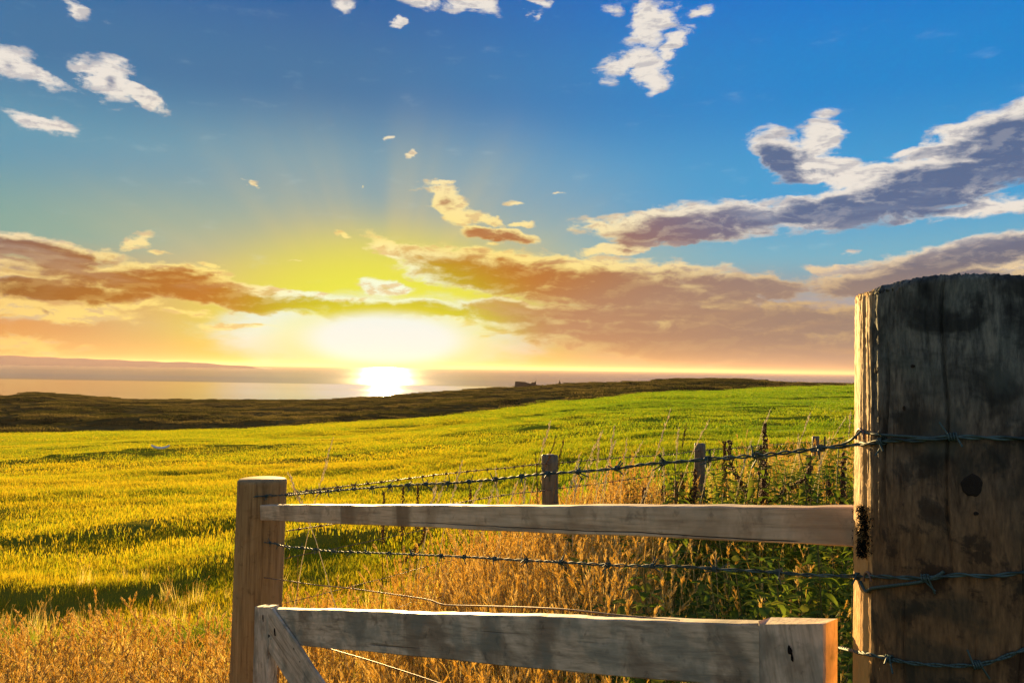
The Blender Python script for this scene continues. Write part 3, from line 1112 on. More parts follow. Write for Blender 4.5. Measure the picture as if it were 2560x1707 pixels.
for i, (px, py, dpt) in enumerate(stalks):
    if i == 1:
        continue
    x, y, h = top_at(px, py, dpt)
    lean = random.uniform(-.05, .30) if i not in (0, 2, 3) else (.12 if i != 2 else -.22)
    v, f, t = heads(1, .001, 1.0, 1.001, lean=.03, seed=900 + i, spikes=34 if i % 4 else 24, size=.017 / h, bias=(lean, 0), droop=.02, sw=.0030 / h)
    v = v * h
    v[:, 0] -= lean * h
    o = add("grass_stalk", mesh_from("grass_stalk", v, f, {'tone': t}), m_stalk_d if i in (4, 5, 8, 14) else m_stalk)
    o.location = (x, y, ground_z(x, y))
    tag(o, lab_st.get(i, "tall dry grass stalk with a seed head above the weeds along the fence"), "grass stalk", "tall dry grass stalks by the fences")


# ------------------------------------------------------------------ wood
def wood(name, c_dark, c_mid, c_light, axis=0, crack=.5, stain=.5, spec=.35, rough=.62, low=None, grain=1.0, lichen=0.0, split=None, lit_bare=None, bands=(), bl=(.5, .72), al=1.4, bs=.55):
    """weathered timber: fine grain along the given local axis, stains, small checks"""
    m, q, out = mat(name)
    tcn = q.new('ShaderNodeTexCoord')
    v = tcn.outputs['Object']
    st = [26 * grain, 26 * grain, 26 * grain]
    st[axis] = al * grain
    g1 = q.noise(q.mapping(v, scale=tuple(st)), 2.2, 6, .62, .4).outputs[0]
    st2 = [s * 3.2 for s in st]
    g2 = q.noise(q.mapping(v, scale=tuple(st2)), 2.2, 4, .6, .2).outputs[0]
    blot = q.noise(v, 7.0, 5, .6, .6).outputs[0]
    blot2 = q.noise(v, 28.0, 5, .65, .3).outputs[0]
    gg = q.m('ADD', q.m('MULTIPLY', g1, .6), q.m('MULTIPLY', g2, .4))
    col = q.ramp(gg, [(.33, c_dark), (.5, c_mid), (.68, c_light)], 'LINEAR')
    col = q.mix(q.m('MULTIPLY', q.ss(blot, bl[0], bl[1]), stain), col, c_dark)
    col = q.mix(q.m('MULTIPLY', q.ss(blot2, .56, .70), stain * .8), col, tuple(c * .45 for c in c_dark[:3]) + (1,))
    if lichen:
        li = q.noise(v, 11.0, 4, .6).outputs[0]
        col = q.mix(q.m('MULTIPLY', q.ss(li, .48, .62), lichen), col, (.16, .20, .15, 1))
    if low is not None:
        _, _, z = q.xyz(v)
        lc = low[2]
        lowcol = q.ramp(gg, [(.34, tuple(c * .30 for c in lc[:3]) + (1,)), (.5, tuple(c * .75 for c in lc[:3]) + (1,)), (.66, tuple(c * 1.25 for c in lc[:3]) + (1,))], 'LINEAR')
        lowcol = q.mix(q.m('MULTIPLY', q.ss(blot2, .50, .62), .8), lowcol, tuple(c * .12 for c in lc[:3]) + (1,))
        lowcol = q.mix(q.m('MULTIPLY', q.ss(blot, .48, .60), .65), lowcol, (.035, .038, .022, 1))
        col = q.mix(q.ss(q.m('ADD', z, q.m('MULTIPLY', blot, .25)), low[0], low[1]), lowcol, col)
    cs = [70, 70, 70]
    cs[axis] = 1.3
    ck = q.noise(q.mapping(v, scale=tuple(cs), loc=(5, 5, 5)), 1.0, 3, .55, .3).outputs[0]
    ckm = q.m('MULTIPLY', q.ss(ck, .66, .72), crack)
    hgt = q.m('SUBTRACT', q.m('ADD', q.m('MULTIPLY', gg, .5), q.m('ADD', q.m('MULTIPLY', blot2, .35), q.m('MULTIPLY', blot, .9 if lit_bare else .1))), q.m('MULTIPLY', ckm, .8))
    col = q.mix(ckm, col, tuple(c * .25 for c in c_dark[:3]) + (1,))
    if lit_bare:
        # bark and grey skin worn off one side, splintery sapwood; sunlit edge painted in
        x_, y_, z_ = q.xyz(v)
        sd = q.m('ADD', q.m('MULTIPLY', x_, lit_bare[0]), q.m('MULTIPLY', y_, lit_bare[1]))
        sd = q.m('ADD', sd, q.m('MULTIPLY', q.m('SUBTRACT', g1, .5), .03))
        wood_c = q.ramp(gg, [(.34, (.36, .18, .05, 1)), (.50, (.60, .38, .15, 1)), (.68, (.76, .54, .26, 1))], 'LINEAR')
        wood_c = q.mix(q.ss(z_, .1, -.75), wood_c, (.72, .34, .07, 1))  # warmer low sunlight put into the colour, more orange towards the foot
        wood_c = q.mix(ckm, wood_c, (.10, .05, .02, 1))
        col = q.mix(q.ss(sd, lit_bare[2], lit_bare[2] + .006), col, wood_c)
    if bands:
        bx_, _, _ = q.xyz(v)
        for (b0, b1, am) in bands:
            bw = q.m('MULTIPLY', q.m('MULTIPLY', q.ss(bx_, b0, b0 + .012), q.ss(bx_, b1 + .03, b1)), q.ss(blot2, .25, .45, .3, am))
            col = q.mix(bw, col, tuple(c * .7 for c in c_dark[:3]) + (1,))
    if split:
        # one long wandering drying split along the board
        x_, y_, z_ = q.xyz(v)
        wob = q.noise(q.mapping(v, scale=(3, 0, 0)), 1.0, 4, .6).outputs[0]
        dz_ = q.m('ABSOLUTE', q.m('SUBTRACT', z_, q.m('ADD', q.m('ADD', split[0], q.m('MULTIPLY', x_, split[3])), q.m('MULTIPLY', q.m('SUBTRACT', wob, .5), .012))))
        on = q.m('MULTIPLY', q.ss(dz_, .0011, .0003), q.m('MULTIPLY', q.ss(x_, split[1], split[1] + .05), q.ss(x_, split[2], split[2] - .02)))
        col = q.mix(on, col, (.01, .008, .006, 1))
        hgt = q.m('SUBTRACT', hgt, q.m('MULTIPLY', on, 2.0))
    principled(q, out, col, rough, spec, bump=hgt, bstr=bs, bdist=.004)
    return m


GREY_D, GREY_M, GREY_L = (.30, .20, .10, 1), (.68, .51, .29, 1), (.82, .66, .40, 1)


def board(name, p0, p1, hgt, thick, matl, parent, vertical=False, seed=0, bev=.0022, rag=.0012, drop=None, end_rag=0.0, nseg=None):
    """board with its front top edge running from p0 to p1; hgt goes down, thick away from the camera.
    vertical=True: p0-p1 is the width at the top and the grain runs down."""
    p0, p1 = Vector(p0), Vector(p1)
    ax = (p1 - p0)
    L_ = ax.length
    ax.normalize()
    nrm = Vector((0, 0, 1)).cross(ax).normalized()
    if nrm.dot(p0 - EYE) < 0:
        nrm = -nrm
    up = nrm.cross(ax).normalized()
    if up.z < 0:
        up = -up
    r = np.random.default_rng(seed)
    if vertical:
        la, lb, Lg, wd = Vector((0, 0, -1)), ax, hgt, L_
    else:
        la, lb, Lg, wd = ax, -up, L_, hgt
    ns = nseg or max(12, int(Lg / .02))
    # cross-section, octagon with softened corners: coordinates (across, depth)
    b = bev
    sec = [(b, 0), (wd * .33, 0), (wd * .66, 0), (wd - b, 0), (wd, b), (wd, thick - b), (wd - b, thick), (b, thick), (0, thick - b), (0, b)]
    V, F = [], []
    k_ = len(sec)
    ph = r.uniform(0, 6, 6)
    for i in range(ns + 1):
        s = Lg * i / ns
        wob = rag * (math.sin(s * 9 + ph[0]) + .6 * math.sin(s * 23 + ph[1]) + .4 * math.sin(s * 61 + ph[2]))
        wob2 = rag * (math.sin(s * 7 + ph[3]) + .6 * math.sin(s * 19 + ph[4]))
        for (c, d) in sec:
            e = r.normal(0, rag * .28)
            cc = c + (wob if c < wd * .1 else (wob2 if c > wd * .9 else 0)) + e * (0 if .1 * wd < c < .9 * wd else 1)
            ss_ = s
            if vertical and i == 0:
                ss_ = s - end_rag * r.uniform(0, 1)
            V.append(p0 + la * ss_ + lb * cc + nrm * (d + r.normal(0, rag * .2)))
    for i in range(ns):
        for j in range(k_):
            a0, a1 = i * k_ + j, i * k_ + (j + 1) % k_
            F.append((a0, a1, a1 + k_, a0 + k_))
    F.append(tuple(range(k_))[::-1])
    F.append(tuple(ns * k_ + j for j in range(k_)))
    # own frame: x along the board, z up, so the grain follows it
    fr = Matrix((ax, nrm, up)).transposed().to_4x4()
    fr.translation = p0
    inv = fr.inverted()
    V = [tuple(inv @ v) for v in V]
    bm_ = bmesh.new()
    vs = [bm_.verts.new(v) for v in V]
    for f in F:
        bm_.faces.new([vs[i] for i in f])
    bmesh.ops.recalc_face_normals(bm_, faces=bm_.faces)
    me_ = bpy.data.meshes.new(name)
    bm_.to_mesh(me_)
    bm_.free()
    me_.materials.append(matl)
    o = bpy.data.objects.new(name, me_)
    COL.objects.link(o)
    if parent is not None:
        o.parent = parent
        o.matrix_basis = Matrix.Translation(-parent.location) @ fr
    else:
        o.matrix_basis = fr
    return o


m_rail = wood("rail_timber", GREY_D, GREY_M, GREY_L, 0, .7, .6, bl=(.47, .66), lichen=.2, bs=.7, split=(-.036, 1.05, 2.22, -.006), bands=((.66, .74, .75), (1.0, 1.06, .85), (.22, .30, .35)))
m_gate = wood("gate_timber", (.20, .155, .09, 1), (.60, .48, .29, 1), (.84, .69, .44, 1), 0, .7, .75, grain=.9, lichen=.5, al=3.2, bl=(.46, .64), bs=.8)
m_gate_v = wood("gate_upright_timber", (.22, .17, .10, 1), (.60, .49, .31, 1), (.82, .68, .45, 1), 2, .7, .7, lichen=.4, al=2.8, bl=(.46, .64), bs=.8)
m_post_s = wood("corner_post_timber", (.15, .085, .03, 1), (.36, .22, .075, 1), (.50, .32, .12, 1), 2, .3, .5, spec=.25, rough=.75)
m_post_b = wood("gate_post_timber", (.016, .019, .014, 1), (.115, .125, .095, 1), (.27, .27, .19, 1), 2, .9, .85, spec=.25, rough=.75, low=(-.24, .06, (.24, .135, .05, 1)), lichen=.30, grain=1.6, al=5.5, bs=1.0, bl=(.45, .56), lit_bare=(-math.cos(math.radians(28)), math.sin(math.radians(28)), .0985))
m_post_f = wood("far_post_timber", (.05, .045, .03, 1), (.14, .12, .07, 1), (.22, .19, .12, 1), 2, .5, .5)
m_hole, q, out = mat("nail_hole")
principled(q, out, (.012, .010, .008, 1), .9, .1)
m_wire_g, q, out = mat("galvanised_wire")
nz = q.noise(None, 90, 3, .6)
principled(q, out, q.ramp(nz.outputs[0], [(.35, (.025, .045, .038, 1)), (.6, (.08, .135, .11, 1))]), .62, .3, metal=.1)
m_wire_r, q, out = mat("rusty_wire")
principled(q, out, q.ramp(q.noise(None, 120, 3, .6).outputs[0], [(.35, (.10, .05, .03, 1)), (.6, (.26, .17, .11, 1))]), .5, .5, metal=.4)


def post(name, top, radius, depth_below, matl, parent, seed=0, sides=40, rings=60, rough_=.0015, cracks=(), chip=0.0, tilt=(0, 0), bevel=.006, ridge=0.0, dome=0.0, sag=None):
    """round timber post: top = centre of its top face"""
    r = np.random.default_rng(seed)
    top = Vector(top)
    V, F = [], []
    ph = r.uniform(0, 6.28, 12)
    zs = [0.0, -bevel] + [-bevel - (depth_below - bevel) * ((i + 1) / rings) ** 1.15 for i in range(rings)]
    ang0 = math.atan2(EYE.y - top.y, EYE.x - top.x)
    for ri, z in enumerate(zs):
        for s in range(sides):
            a = math.tau * s / sides
            rel = (a - ang0 + math.pi) % math.tau - math.pi      # 0 = towards the camera
            rd = radius * (1 + .018 * math.sin(2 * a + ph[0]) + .012 * math.sin(3 * a + ph[1] + z * 1.7)) + rough_ * (math.sin(17 * a + ph[2] + 2.2 * z) + .7 * math.sin(31 * a + ph[3] + 5 * z) + r.normal(0, .35))
            if ridge:
                rd += ridge * (max(0, math.sin(43 * a + ph[4] + 1.3 * math.sin(3 * z))) ** 3 + .6 * max(0, math.sin(67 * a + ph[5] + 2.1 * math.sin(5 * z + 1))) ** 3)
            for (ca, cw, cd, z0_, z1_) in cracks:
                cc = ca + .03 * math.sin(z * 11 + ca * 9) + .02 * math.sin(z * 29 + ca)
                if z1_ < z < z0_:
                    f_ = min(1, (z0_ - z) / .05 + .2, (z - z1_) / .1)
                    rd -= cd * f_ * math.exp(-((rel - cc) / cw) ** 2)
            zz = z
            if ri == 0:
                rd -= bevel * .8 + (r.uniform(0, chip * .8) if chip else 0)
            if ri < 3 and chip:
                zz -= r.uniform(0, chip) + chip * .8 * math.sin(3 * a + ph[6])
            if sag and ri < 3:
                zz -= sag * max(0, math.cos(rel + 1.45)) ** 2
            V.append((rd * math.cos(a) + tilt[0] * z, rd * math.sin(a) + tilt[1] * z, zz))
    n_ = len(zs)
    for i in range(n_ - 1):
        for s in range(sides):
            a0, a1 = i * sides + s, i * sides + (s + 1) % sides
            F.append((a0, a0 + sides, a1 + sides, a1))
    V.append((0, 0, dome))
    for s in range(sides):
        F.append((s, (s + 1) % sides, len(V) - 1))
    me_ = mesh_from(name, V, F, smooth=True)
    me_.materials.append(matl)
    o = bpy.data.objects.new(name, me_)
    COL.objects.link(o)
    if parent is not None:
        o.parent = parent
        o.location = top - parent.location
    else:
        o.location = top
    return o


# ------------------------------------------------------------------ wire
def px_path(pts, step=.004):
    """pts: (px, py, depth) on the photograph; straight in space between them, softly rounded"""
    P_ = [np.array(W(*p_)) for p_ in pts]
    if len(P_) > 2:
        Q = []
        n_ = len(P_)
        for i in range(n_ - 1):
            a, b, c, d = P_[max(i - 1, 0)], P_[i], P_[i + 1], P_[min(i + 2, n_ - 1)]
            m_ = max(2, int(np.linalg.norm(c - b) / step))
            t = np.linspace(0, 1, m_, endpoint=False)[:, None]
            Q.append(.5 * ((2 * b) + (c - a) * t + (2 * a - 5 * b + 4 * c - d) * t ** 2 + (3 * b - a - 3 * c + d) * t ** 3))
        Q.append(P_[-1][None])
        return np.concatenate(Q)
    m_ = max(2, int(np.linalg.norm(P_[1] - P_[0]) / step))
    return P_[0] + (P_[1] - P_[0]) * np.linspace(0, 1, m_)[:, None]


def frames(path):
    tg = np.gradient(path, axis=0)
    tg /= np.linalg.norm(tg, axis=1)[:, None] + 1e-9
    ref = np.array([.13, .21, .97])
    n1_ = np.cross(tg, ref)
    n1_ /= np.linalg.norm(n1_, axis=1)[:, None] + 1e-9
    return tg, n1_, np.cross(tg, n1_)


def tube(path, rad, sides=6):
    tg, a, b = frames(path)
    an = np.arange(sides) * math.tau / sides
    V = path[:, None, :] + rad * (np.cos(an)[None, :, None] * a[:, None, :] + np.sin(an)[None, :, None] * b[:, None, :])
    n_ = len(path)
    i, s = np.meshgrid(np.arange(n_ - 1), np.arange(sides), indexing='ij')
    a0 = i * sides + s
    a1 = i * sides + (s + 1) % sides
    F = np.stack((a0, a1, a1 + sides, a0 + sides), -1).reshape(-1, 4)
    return V.reshape(-1, 3), F


def twisted(path, r_s, pitch, seed=0):
    tg, a, b = frames(path)
    ln = np.concatenate(([0], np.cumsum(np.linalg.norm(np.diff(path, axis=0), axis=1))))
    rs = np.random.default_rng(seed)
    phs = ln / pitch * math.tau + 1.4 * np.sin(ln * 9 + rs.uniform(0, 6)) + .8 * np.sin(ln * 23)
    gap = r_s * (1.06 + .35 * np.maximum(0, np.sin(ln * 6 + rs.uniform(0, 6))) ** 4)
    V, F, o = [], [], 0
    for k_ in (0, math.pi):
        p_ = path + gap[:, None] * (np.cos(phs + k_)[:, None] * a + np.sin(phs + k_)[:, None] * b)
        v, f = tube(p_, r_s, 6)
        V.append(v)
        F.append(f + o)
        o += len(v)
    return np.concatenate(V), np.concatenate(F)


def barb_mesh(sc, seed):
    """two tight coils with four cut points, wire along x"""
    r = np.random.default_rng(seed)
    V, F, o = [], [], 0
    for k_ in range(2):
        t = np.linspace(0, 1.5, 22)
        ph = r.uniform(0, 6.28)
        rad = .0040
        body = np.stack((-.0035 + k_ * .0045 + t * .0026, rad * np.cos(t * math.tau + ph), rad * np.sin(t * math.tau + ph)), 1)
        def prong(p_, sgn):
            d = np.array([sgn * r.uniform(.1, .8), p_[1] * 260 * r.uniform(.5, 1), p_[2] * 260 * r.uniform(.5, 1)])
            tgd = np.array([0, -p_[2], p_[1]]) * sgn * 240
            d = d + tgd
            d /= np.linalg.norm(d)
            L_ = r.uniform(.011, .017)
            return np.array([p_ + d * L_ * q_ for q_ in (.25, .6, 1.0)])
        a_p = prong(body[0], -1)[::-1]
        b_p = prong(body[-1], 1)
        path = np.concatenate((a_p, body, b_p)) * sc
        v, f = tube(path, .00115 * sc, 5)
        V.append(v)
        F.append(f + o)
        o += len(v)
    return np.concatenate(V), np.concatenate(F)


BARBS = []
for i in range(6):
    v, f = barb_mesh(1.0, 40 + i)
    BARBS.append(mesh_from("barb", v, f, smooth=True))


def barbs_on(wire, path, every, matl_i, scale=1.0, seed=0, skip=()):
    tg, a, b = frames(path)
    ln = np.concatenate(([0], np.cumsum(np.linalg.norm(np.diff(path, axis=0), axis=1))))
    r = np.random.default_rng(seed)
    s = every * .5
    while s < ln[-1] - .01:
        i = int(np.searchsorted(ln, s))
        o = bpy.data.objects.new("barb", (BARB_G if matl_i == 0 else BARB_R)[r.integers(0, 6)])
        COL.objects.link(o)
        x_ = Vector(tg[i])
        M_ = Matrix((x_, Vector(a[i]), Vector(b[i]))).transposed().to_4x4()
        M_ = M_ @ Matrix.Rotation(r.uniform(0, 6.28), 4, 'X') @ Matrix.Scale(scale, 4)
        M_.translation = Vector(path[i])
        o.parent = wire
        pw = wire.parent
        o.matrix_basis = Matrix.Translation(-(pw.location + wire.location)) @ M_
        s += every * r.uniform(.85, 1.15)


BARB_G = BARBS
BARB_R = [b_.copy() for b_ in BARBS]
for b_ in BARB_G:
    b_.materials.append(m_wire_g)
for b_ in BARB_R:
    b_.materials.append(m_wire_r)


def wire_part(name, V, F, matl, parent):
    V = V - np.array(parent.location)
    o = bpy.data.objects.new(name, mesh_from(name, V, F, smooth=True))
    o.data.materials.append(matl)
    COL.objects.link(o)
    o.parent = parent
    return o


def inv_depth(px, a, b):
    """depth of a straight run seen at px, given (px, depth) at its two ends"""
    t = (px - a[0]) / (b[0] - a[0])
    return 1.0 / ((1 - t) / a[1] + t / b[1])


# ------------------------------------------------------------------ big gate post
RB = .1285
gp_top = W(2399, 690, 1.055)
gp_top.z = EYE.z + .119
gate_post = post("gate_post", gp_top, RB, 1.75, m_post_b, None, seed=4, sides=520, rings=230, rough_=.0007, chip=.0030, bevel=.006, ridge=.0005,
                 cracks=((-.10, .012, .008, .2, -.38), (-.06, .05, .003, .2, -.14), (-.64, .014, .009, -.08, -.34), (.74, .020, .010, .2, -.6), (.50, .007, .004, -.3, -1.0), (-.44, .006, .004, -.36, -1.2), (.10, .006, .004, -.40, -.9), (-.25, .006, .003, -.02, -.2), (-.92, .008, .003, -.06, -.26)),
                 dome=.004, sag=.010, tilt=(.004, 0))
tag(gate_post, "thick weathered round timber gate post, dark with one sunlit edge, nearest the camera", "gate post")


from mathutils.bvhtree import BVHTree
_mw = gate_post.location
POST_BVH = BVHTree.FromPolygons([v.co + _mw for v in gate_post.data.vertices], [tuple(p_.vertices) for p_ in gate_post.data.polygons])


def on_post(px, py, lift=.004):
    d = (W(px, py, 1.0) - EYE).normalized()
    hit = POST_BVH.ray_cast(EYE, d)
    if hit[0] is not None and (hit[0] - EYE).length < 1.25:
        return hit[0] - d * lift
    return on_cyl(px, py, lift)


def on_cyl(px, py, lift=.004):
    """a point on the camera-facing skin of the big post"""
    d = (W(px, py, 1.0) - EYE).normalized()
    c = Vector((gp_top.x, gp_top.y, 0))
    o_ = EYE
    ox, oy = o_.x - c.x, o_.y - c.y
    A_ = d.x ** 2 + d.y ** 2
    B_ = 2 * (ox * d.x + oy * d.y)
    C_ = ox ** 2 + oy ** 2 - (RB + lift) ** 2
    D_ = B_ * B_ - 4 * A_ * C_
    t = (-B_ - math.sqrt(max(D_, 0))) / (2 * A_)
    return o_ + d * t


def depth_of(p_):
    return -(CAMM.inverted() @ Vector(p_)).z


# knot and small holes
def disc_part(name, px, py, rx, rz, matl, parent, lift=.0008):
    c = on_post(px, py, lift)
    V, F = [tuple(c - gp_top)], []
    n_, nr_k = 28, 9
    for j in range(nr_k):
        q_ = (j + 1) / nr_k
        for i in range(n_):
            a = math.tau * i / n_
            k_ = (1 + .04 * math.sin(3 * a + px) + .04 * math.sin(5 * a) + .03 * math.sin(9 * a)) * q_
            p_ = on_post(px + rx * k_ * math.cos(a), py - rz * k_ * math.sin(a), lift * (1 if j < nr_k - 1 else .1))
            V.append(tuple(p_ - gp_top))
    for i in range(n_):
        F.append((0, 1 + i, 1 + (i + 1) % n_))
        for j in range(nr_k - 1):
            F.append((1 + j * n_ + i, 1 + (j + 1) * n_ + i, 1 + (j + 1) * n_ + (i + 1) % n_, 1 + j * n_ + (i + 1) % n_))
    o = add(name, mesh_from(name, V, F, smooth=True), matl)
    o.parent = parent
    return o


m_knot, q, out = mat("dark_knot")
principled(q, out, q.ramp(q.noise(None, 40, 3, .6).outputs[0], [(.4, (.018, .014, .009, 1)), (.7, (.055, .042, .024, 1))]), .85, .2, bump=q.noise(None, 60, 2, .5).outputs[0], bstr=.5, bdist=.003)
disc_part("knot", 2430, 1213, 27, 28, m_knot, gate_post, lift=.0016)
for (px, py, a_, b_) in ((2282, 915, 6, 4), (2190, 925, 5, 9), (2440, 1283, 7, 5), (2260, 1020, 4, 6)):
    disc_part("check_mark", px, py, a_, b_, m_knot, gate_post, lift=.0012)

# ------------------------------------------------------------------ near fence: corner post, rail, wires
fence = empty("rail_fence", (POST_A.x, POST_A.y, ground_z(POST_A.x, POST_A.y)),
              label="timber rail fence with barbed wire from short corner post to thick gate post", cat="fence")
cp_top = W(656, 1197, 3.05)
corner = post("corner_post", cp_top, .0895, 1.35, m_post_s, fence, seed=9, sides=72, rings=60, rough_=.0006, bevel=.005,
              cracks=((.5, .05, .003, -.1, -.9), (-.3, .03, .002, -.3, -1.2)), tilt=(.016, 0))
# rail, nailed to the front of the corner post and butting on the gate post
ra, rb = W(650, 1262, 2.925), W(2150, 1267, 1.118)
rail = board("rail", ra, rb, .0545, .040, m_rail, fence, seed=3, rag=.0008)

NEARL, NEARR = (656, 2.95), (2140, 1.05)


def nearw(px):
    return inv_depth(px, NEARL, NEARR)


def near_pts(lst, off=0.0):
    return [(x_ * S2, y_ * S2, nearw(x_ * S2) + off) for x_, y_ in lst]


# upper barbed wire, wrapped round the face of both posts
w1 = near_pts([(547, 1143), (600, 1139), (660, 1136), (760, 1127), (860, 1119), (960, 1112), (1050, 1108), (1150, 1099), (1240, 1089), (1340, 1082), (1420, 1075), (1480, 1066), (1560, 1060), (1640, 1053), (1750, 1045), (1830, 1036), (1900, 1027), (1945, 1024)])
w1[0] = (w1[0][0], w1[0][1], 3.03)
w1[1] = (w1[1][0], w1[1][1], 2.952)
w1.insert(1, (618, 1242, 2.975))
w1[3] = (w1[3][0], w1[3][1], 2.95)
for (px, py) in ((2146, 1110), (2175, 1107), (2230, 1100), (2300, 1100), (2380, 1092), (2460, 1094), (2560, 1096), (2640, 1096)):
    p_ = on_post(px, py, .0065)
    w1.append((px, py, depth_of(p_)))
path1 = px_path(w1)
V, F = twisted(path1, .0015, .062, 1)
wire1 = wire_part("barbed_wire", V, F, m_wire_g, fence)
wire1['label'] = "thick twisted upper barbed wire above the rail"
barbs_on(wire1, path1[::1], .100, 0, 1.05, 3)
# second strand end knotted back over the first by the gate post
loop = [(2100, 1113, nearw(2100)), (2120, 1104, nearw(2125)), (2137, 1092, 1.035)] + [(px, py, depth_of(on_post(px, py, .006))) for px, py in ((2156, 1075), (2165, 1082), (2195, 1086), (2260, 1090), (2330, 1094), (2370, 1088))]
lp = px_path(loop)
V, F = tube(lp, .0017, 6)
wire_part("wire_tail", V, F, m_wire_g, fence)

# middle barbed wire under the rail
w3 = near_pts([(543, 1250), (580, 1246), (620, 1246), (655, 1254), (700, 1258), (760, 1265), (860, 1269), (1000, 1275), (1100, 1280), (1180, 1285), (1300, 1291), (1420, 1298), (1560, 1300), (1660, 1307), (1760, 1312), (1860, 1320), (1940, 1322)], .02)
w3[0] = (w3[0][0], w3[0][1], 3.03)
w3[1] = (w3[1][0], w3[1][1], 2.96)
w3[2] = (w3[2][0], w3[2][1], 2.95)
w3[0] = (w3[0][0], w3[0][1], 3.035)
w3.insert(1, (612, 1357, 2.98))
for (px, py) in ((2148, 1440), (2190, 1440), (2260, 1443), (2330, 1444), (2400, 1436), (2470, 1440), (2560, 1430), (2640, 1425)):
    w3.append((px, py, depth_of(on_post(px, py, .0065))))
path3 = px_path(w3)
V, F = twisted(path3, .0014, .066, 2)
wire3 = wire_part("barbed_wire", V, F, m_wire_g, fence)
wire3['label'] = "twisted barbed wire running below the rail"
barbs_on(wire3, path3, .125, 0, 1.0, 5)
lp = px_path([(px, py, depth_of(on_post(px, py, .007))) for px, py in ((2150, 1452), (2165, 1478), (2180, 1470), (2240, 1462), (2300, 1454), (2340, 1440), (2360, 1428))])
V, F = tube(lp, .002, 6)
wire_part("wire_tail", V, F, m_wire_g, fence)
# plain lower wire
w4 = near_pts([(541, 1311), (560, 1318), (600, 1325), (660, 1333), (720, 1342), (800, 1350), (900, 1364), (980, 1376), (1020, 1388), (1100, 1391), (1200, 1394), (1300, 1399), (1420, 1412), (1560, 1424)], .03)
path4 = px_path(w4, .01)
V, F = tube(path4, .0019, 6)
wire4 = wire_part("plain_wire", V, F, m_wire_r, fence)
# lower wire past the gate brace
path5 = px_path([(735, 1598, 2.35), (800, 1615, 2.25), (900, 1643, 2.1), (980, 1668, 2.0), (1060, 1694, 1.9), (1150, 1725, 1.8)], .01)
V, F = tube(path5, .0018, 6)
wire_part("plain_wire", V, F, m_wire_r, fence)
for pl in ([(586, 1551, 3.02), (610, 1560, 2.955), (640, 1573, 2.955), (680, 1585, 2.955)], [(584, 1665, 3.02), (606, 1678, 2.955), (640, 1690, 2.955), (690, 1705, 2.955)]):
    V, F = tube(px_path(pl, .01), .0016, 6)
    wire_part("plain_wire", V, F, m_wire_r, fence)
# lowest wire across the gate post
path6 = px_path([(2100, 1618, 1.25)] + [(px, py, depth_of(on_post(px, py, .004))) for px, py in ((2150, 1630), (2200, 1641), (2270, 1655), (2330, 1661), (2400, 1663), (2460, 1658), (2520, 1638), (2570, 1620), (2640, 1600))])
V, F = twisted(path6, .0013, .05, 6)
wire6 = wire_part("barbed_wire", V, F, m_wire_g, fence)
wire6['label'] = "thin lowest barbed wire sagging across the gate post"
barbs_on(wire6, path6[60:], .09, 0, 1.0, 7)

# black spikes painting the rail's shadow onto the lit edge of the post
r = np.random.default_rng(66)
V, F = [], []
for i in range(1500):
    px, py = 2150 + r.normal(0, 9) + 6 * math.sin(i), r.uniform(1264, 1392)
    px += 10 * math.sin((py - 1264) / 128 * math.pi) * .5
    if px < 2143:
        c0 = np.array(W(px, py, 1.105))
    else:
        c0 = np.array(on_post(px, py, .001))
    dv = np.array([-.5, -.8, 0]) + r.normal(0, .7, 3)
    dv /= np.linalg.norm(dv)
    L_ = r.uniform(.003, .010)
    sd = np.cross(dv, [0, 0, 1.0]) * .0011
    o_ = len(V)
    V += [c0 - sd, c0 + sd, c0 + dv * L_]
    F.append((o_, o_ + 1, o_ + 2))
m_rail_shadow, q, out = mat("painted_rail_shadow")
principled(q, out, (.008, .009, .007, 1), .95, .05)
shadow_o = wire_part("rail_shadow_spikes", np.array(V), np.array(F), m_rail_shadow, fence)
shadow_o['kind'] = 'stuff'

# staples
def staple(px, py, hw, hh, dpt_f, parent):
    pts_ = []
    for t in np.linspace(0, math.pi, 9):
        x_, y_ = px + hw * math.cos(t), py - hh * math.sin(t)
        pts_.append((x_, y_, dpt_f(x_, y_)))
    V, F = tube(px_path(pts_, .002), .0018, 6)
    wire_part("staple", V, F, m_wire_r, parent)


staple(2150, 1098, 10, 26, lambda a, b: depth_of(on_post(max(a, 2144), b, .008)), fence)
staple(2168, 1452, 9, 22, lambda a, b: depth_of(on_post(max(a, 2144), b, .008)), fence)

# ------------------------------------------------------------------ far fence
ffence = empty("wire_fence", (FAR[0].x, FAR[0].y, ground_z(FAR[0].x, FAR[0].y)),
               label="thin post and barbed wire fence running up the field behind", cat="fence")
tops = [(1374, 1136, 5.2, .052), (1750, 1108, 7.2, .050), (2039, 1090, 11.8, .050), (2230, 1056, 17.5, .05)]
for i, (px, py, dp, rd) in enumerate(tops):
    t_ = W(px, py, dp)
    post("post", t_, rd, 1.4, m_post_f, ffence, seed=20 + i, sides=20, rings=16, rough_=.0012, bevel=.006, chip=.004, tilt=(.02 * (i - 1), 0))


def far_path(rows, step=.01):
    pts_ = []
    for (px, py) in rows:
        xs = [640, 1374, 1750, 2039, 2230]
        inv = np.interp(px, xs, [1 / 3.05, 1 / 5.14, 1 / 7.14, 1 / 11.74, 1 / 17.4])
        pts_.append((px, py, 1 / inv))
    return px_path(pts_, step)


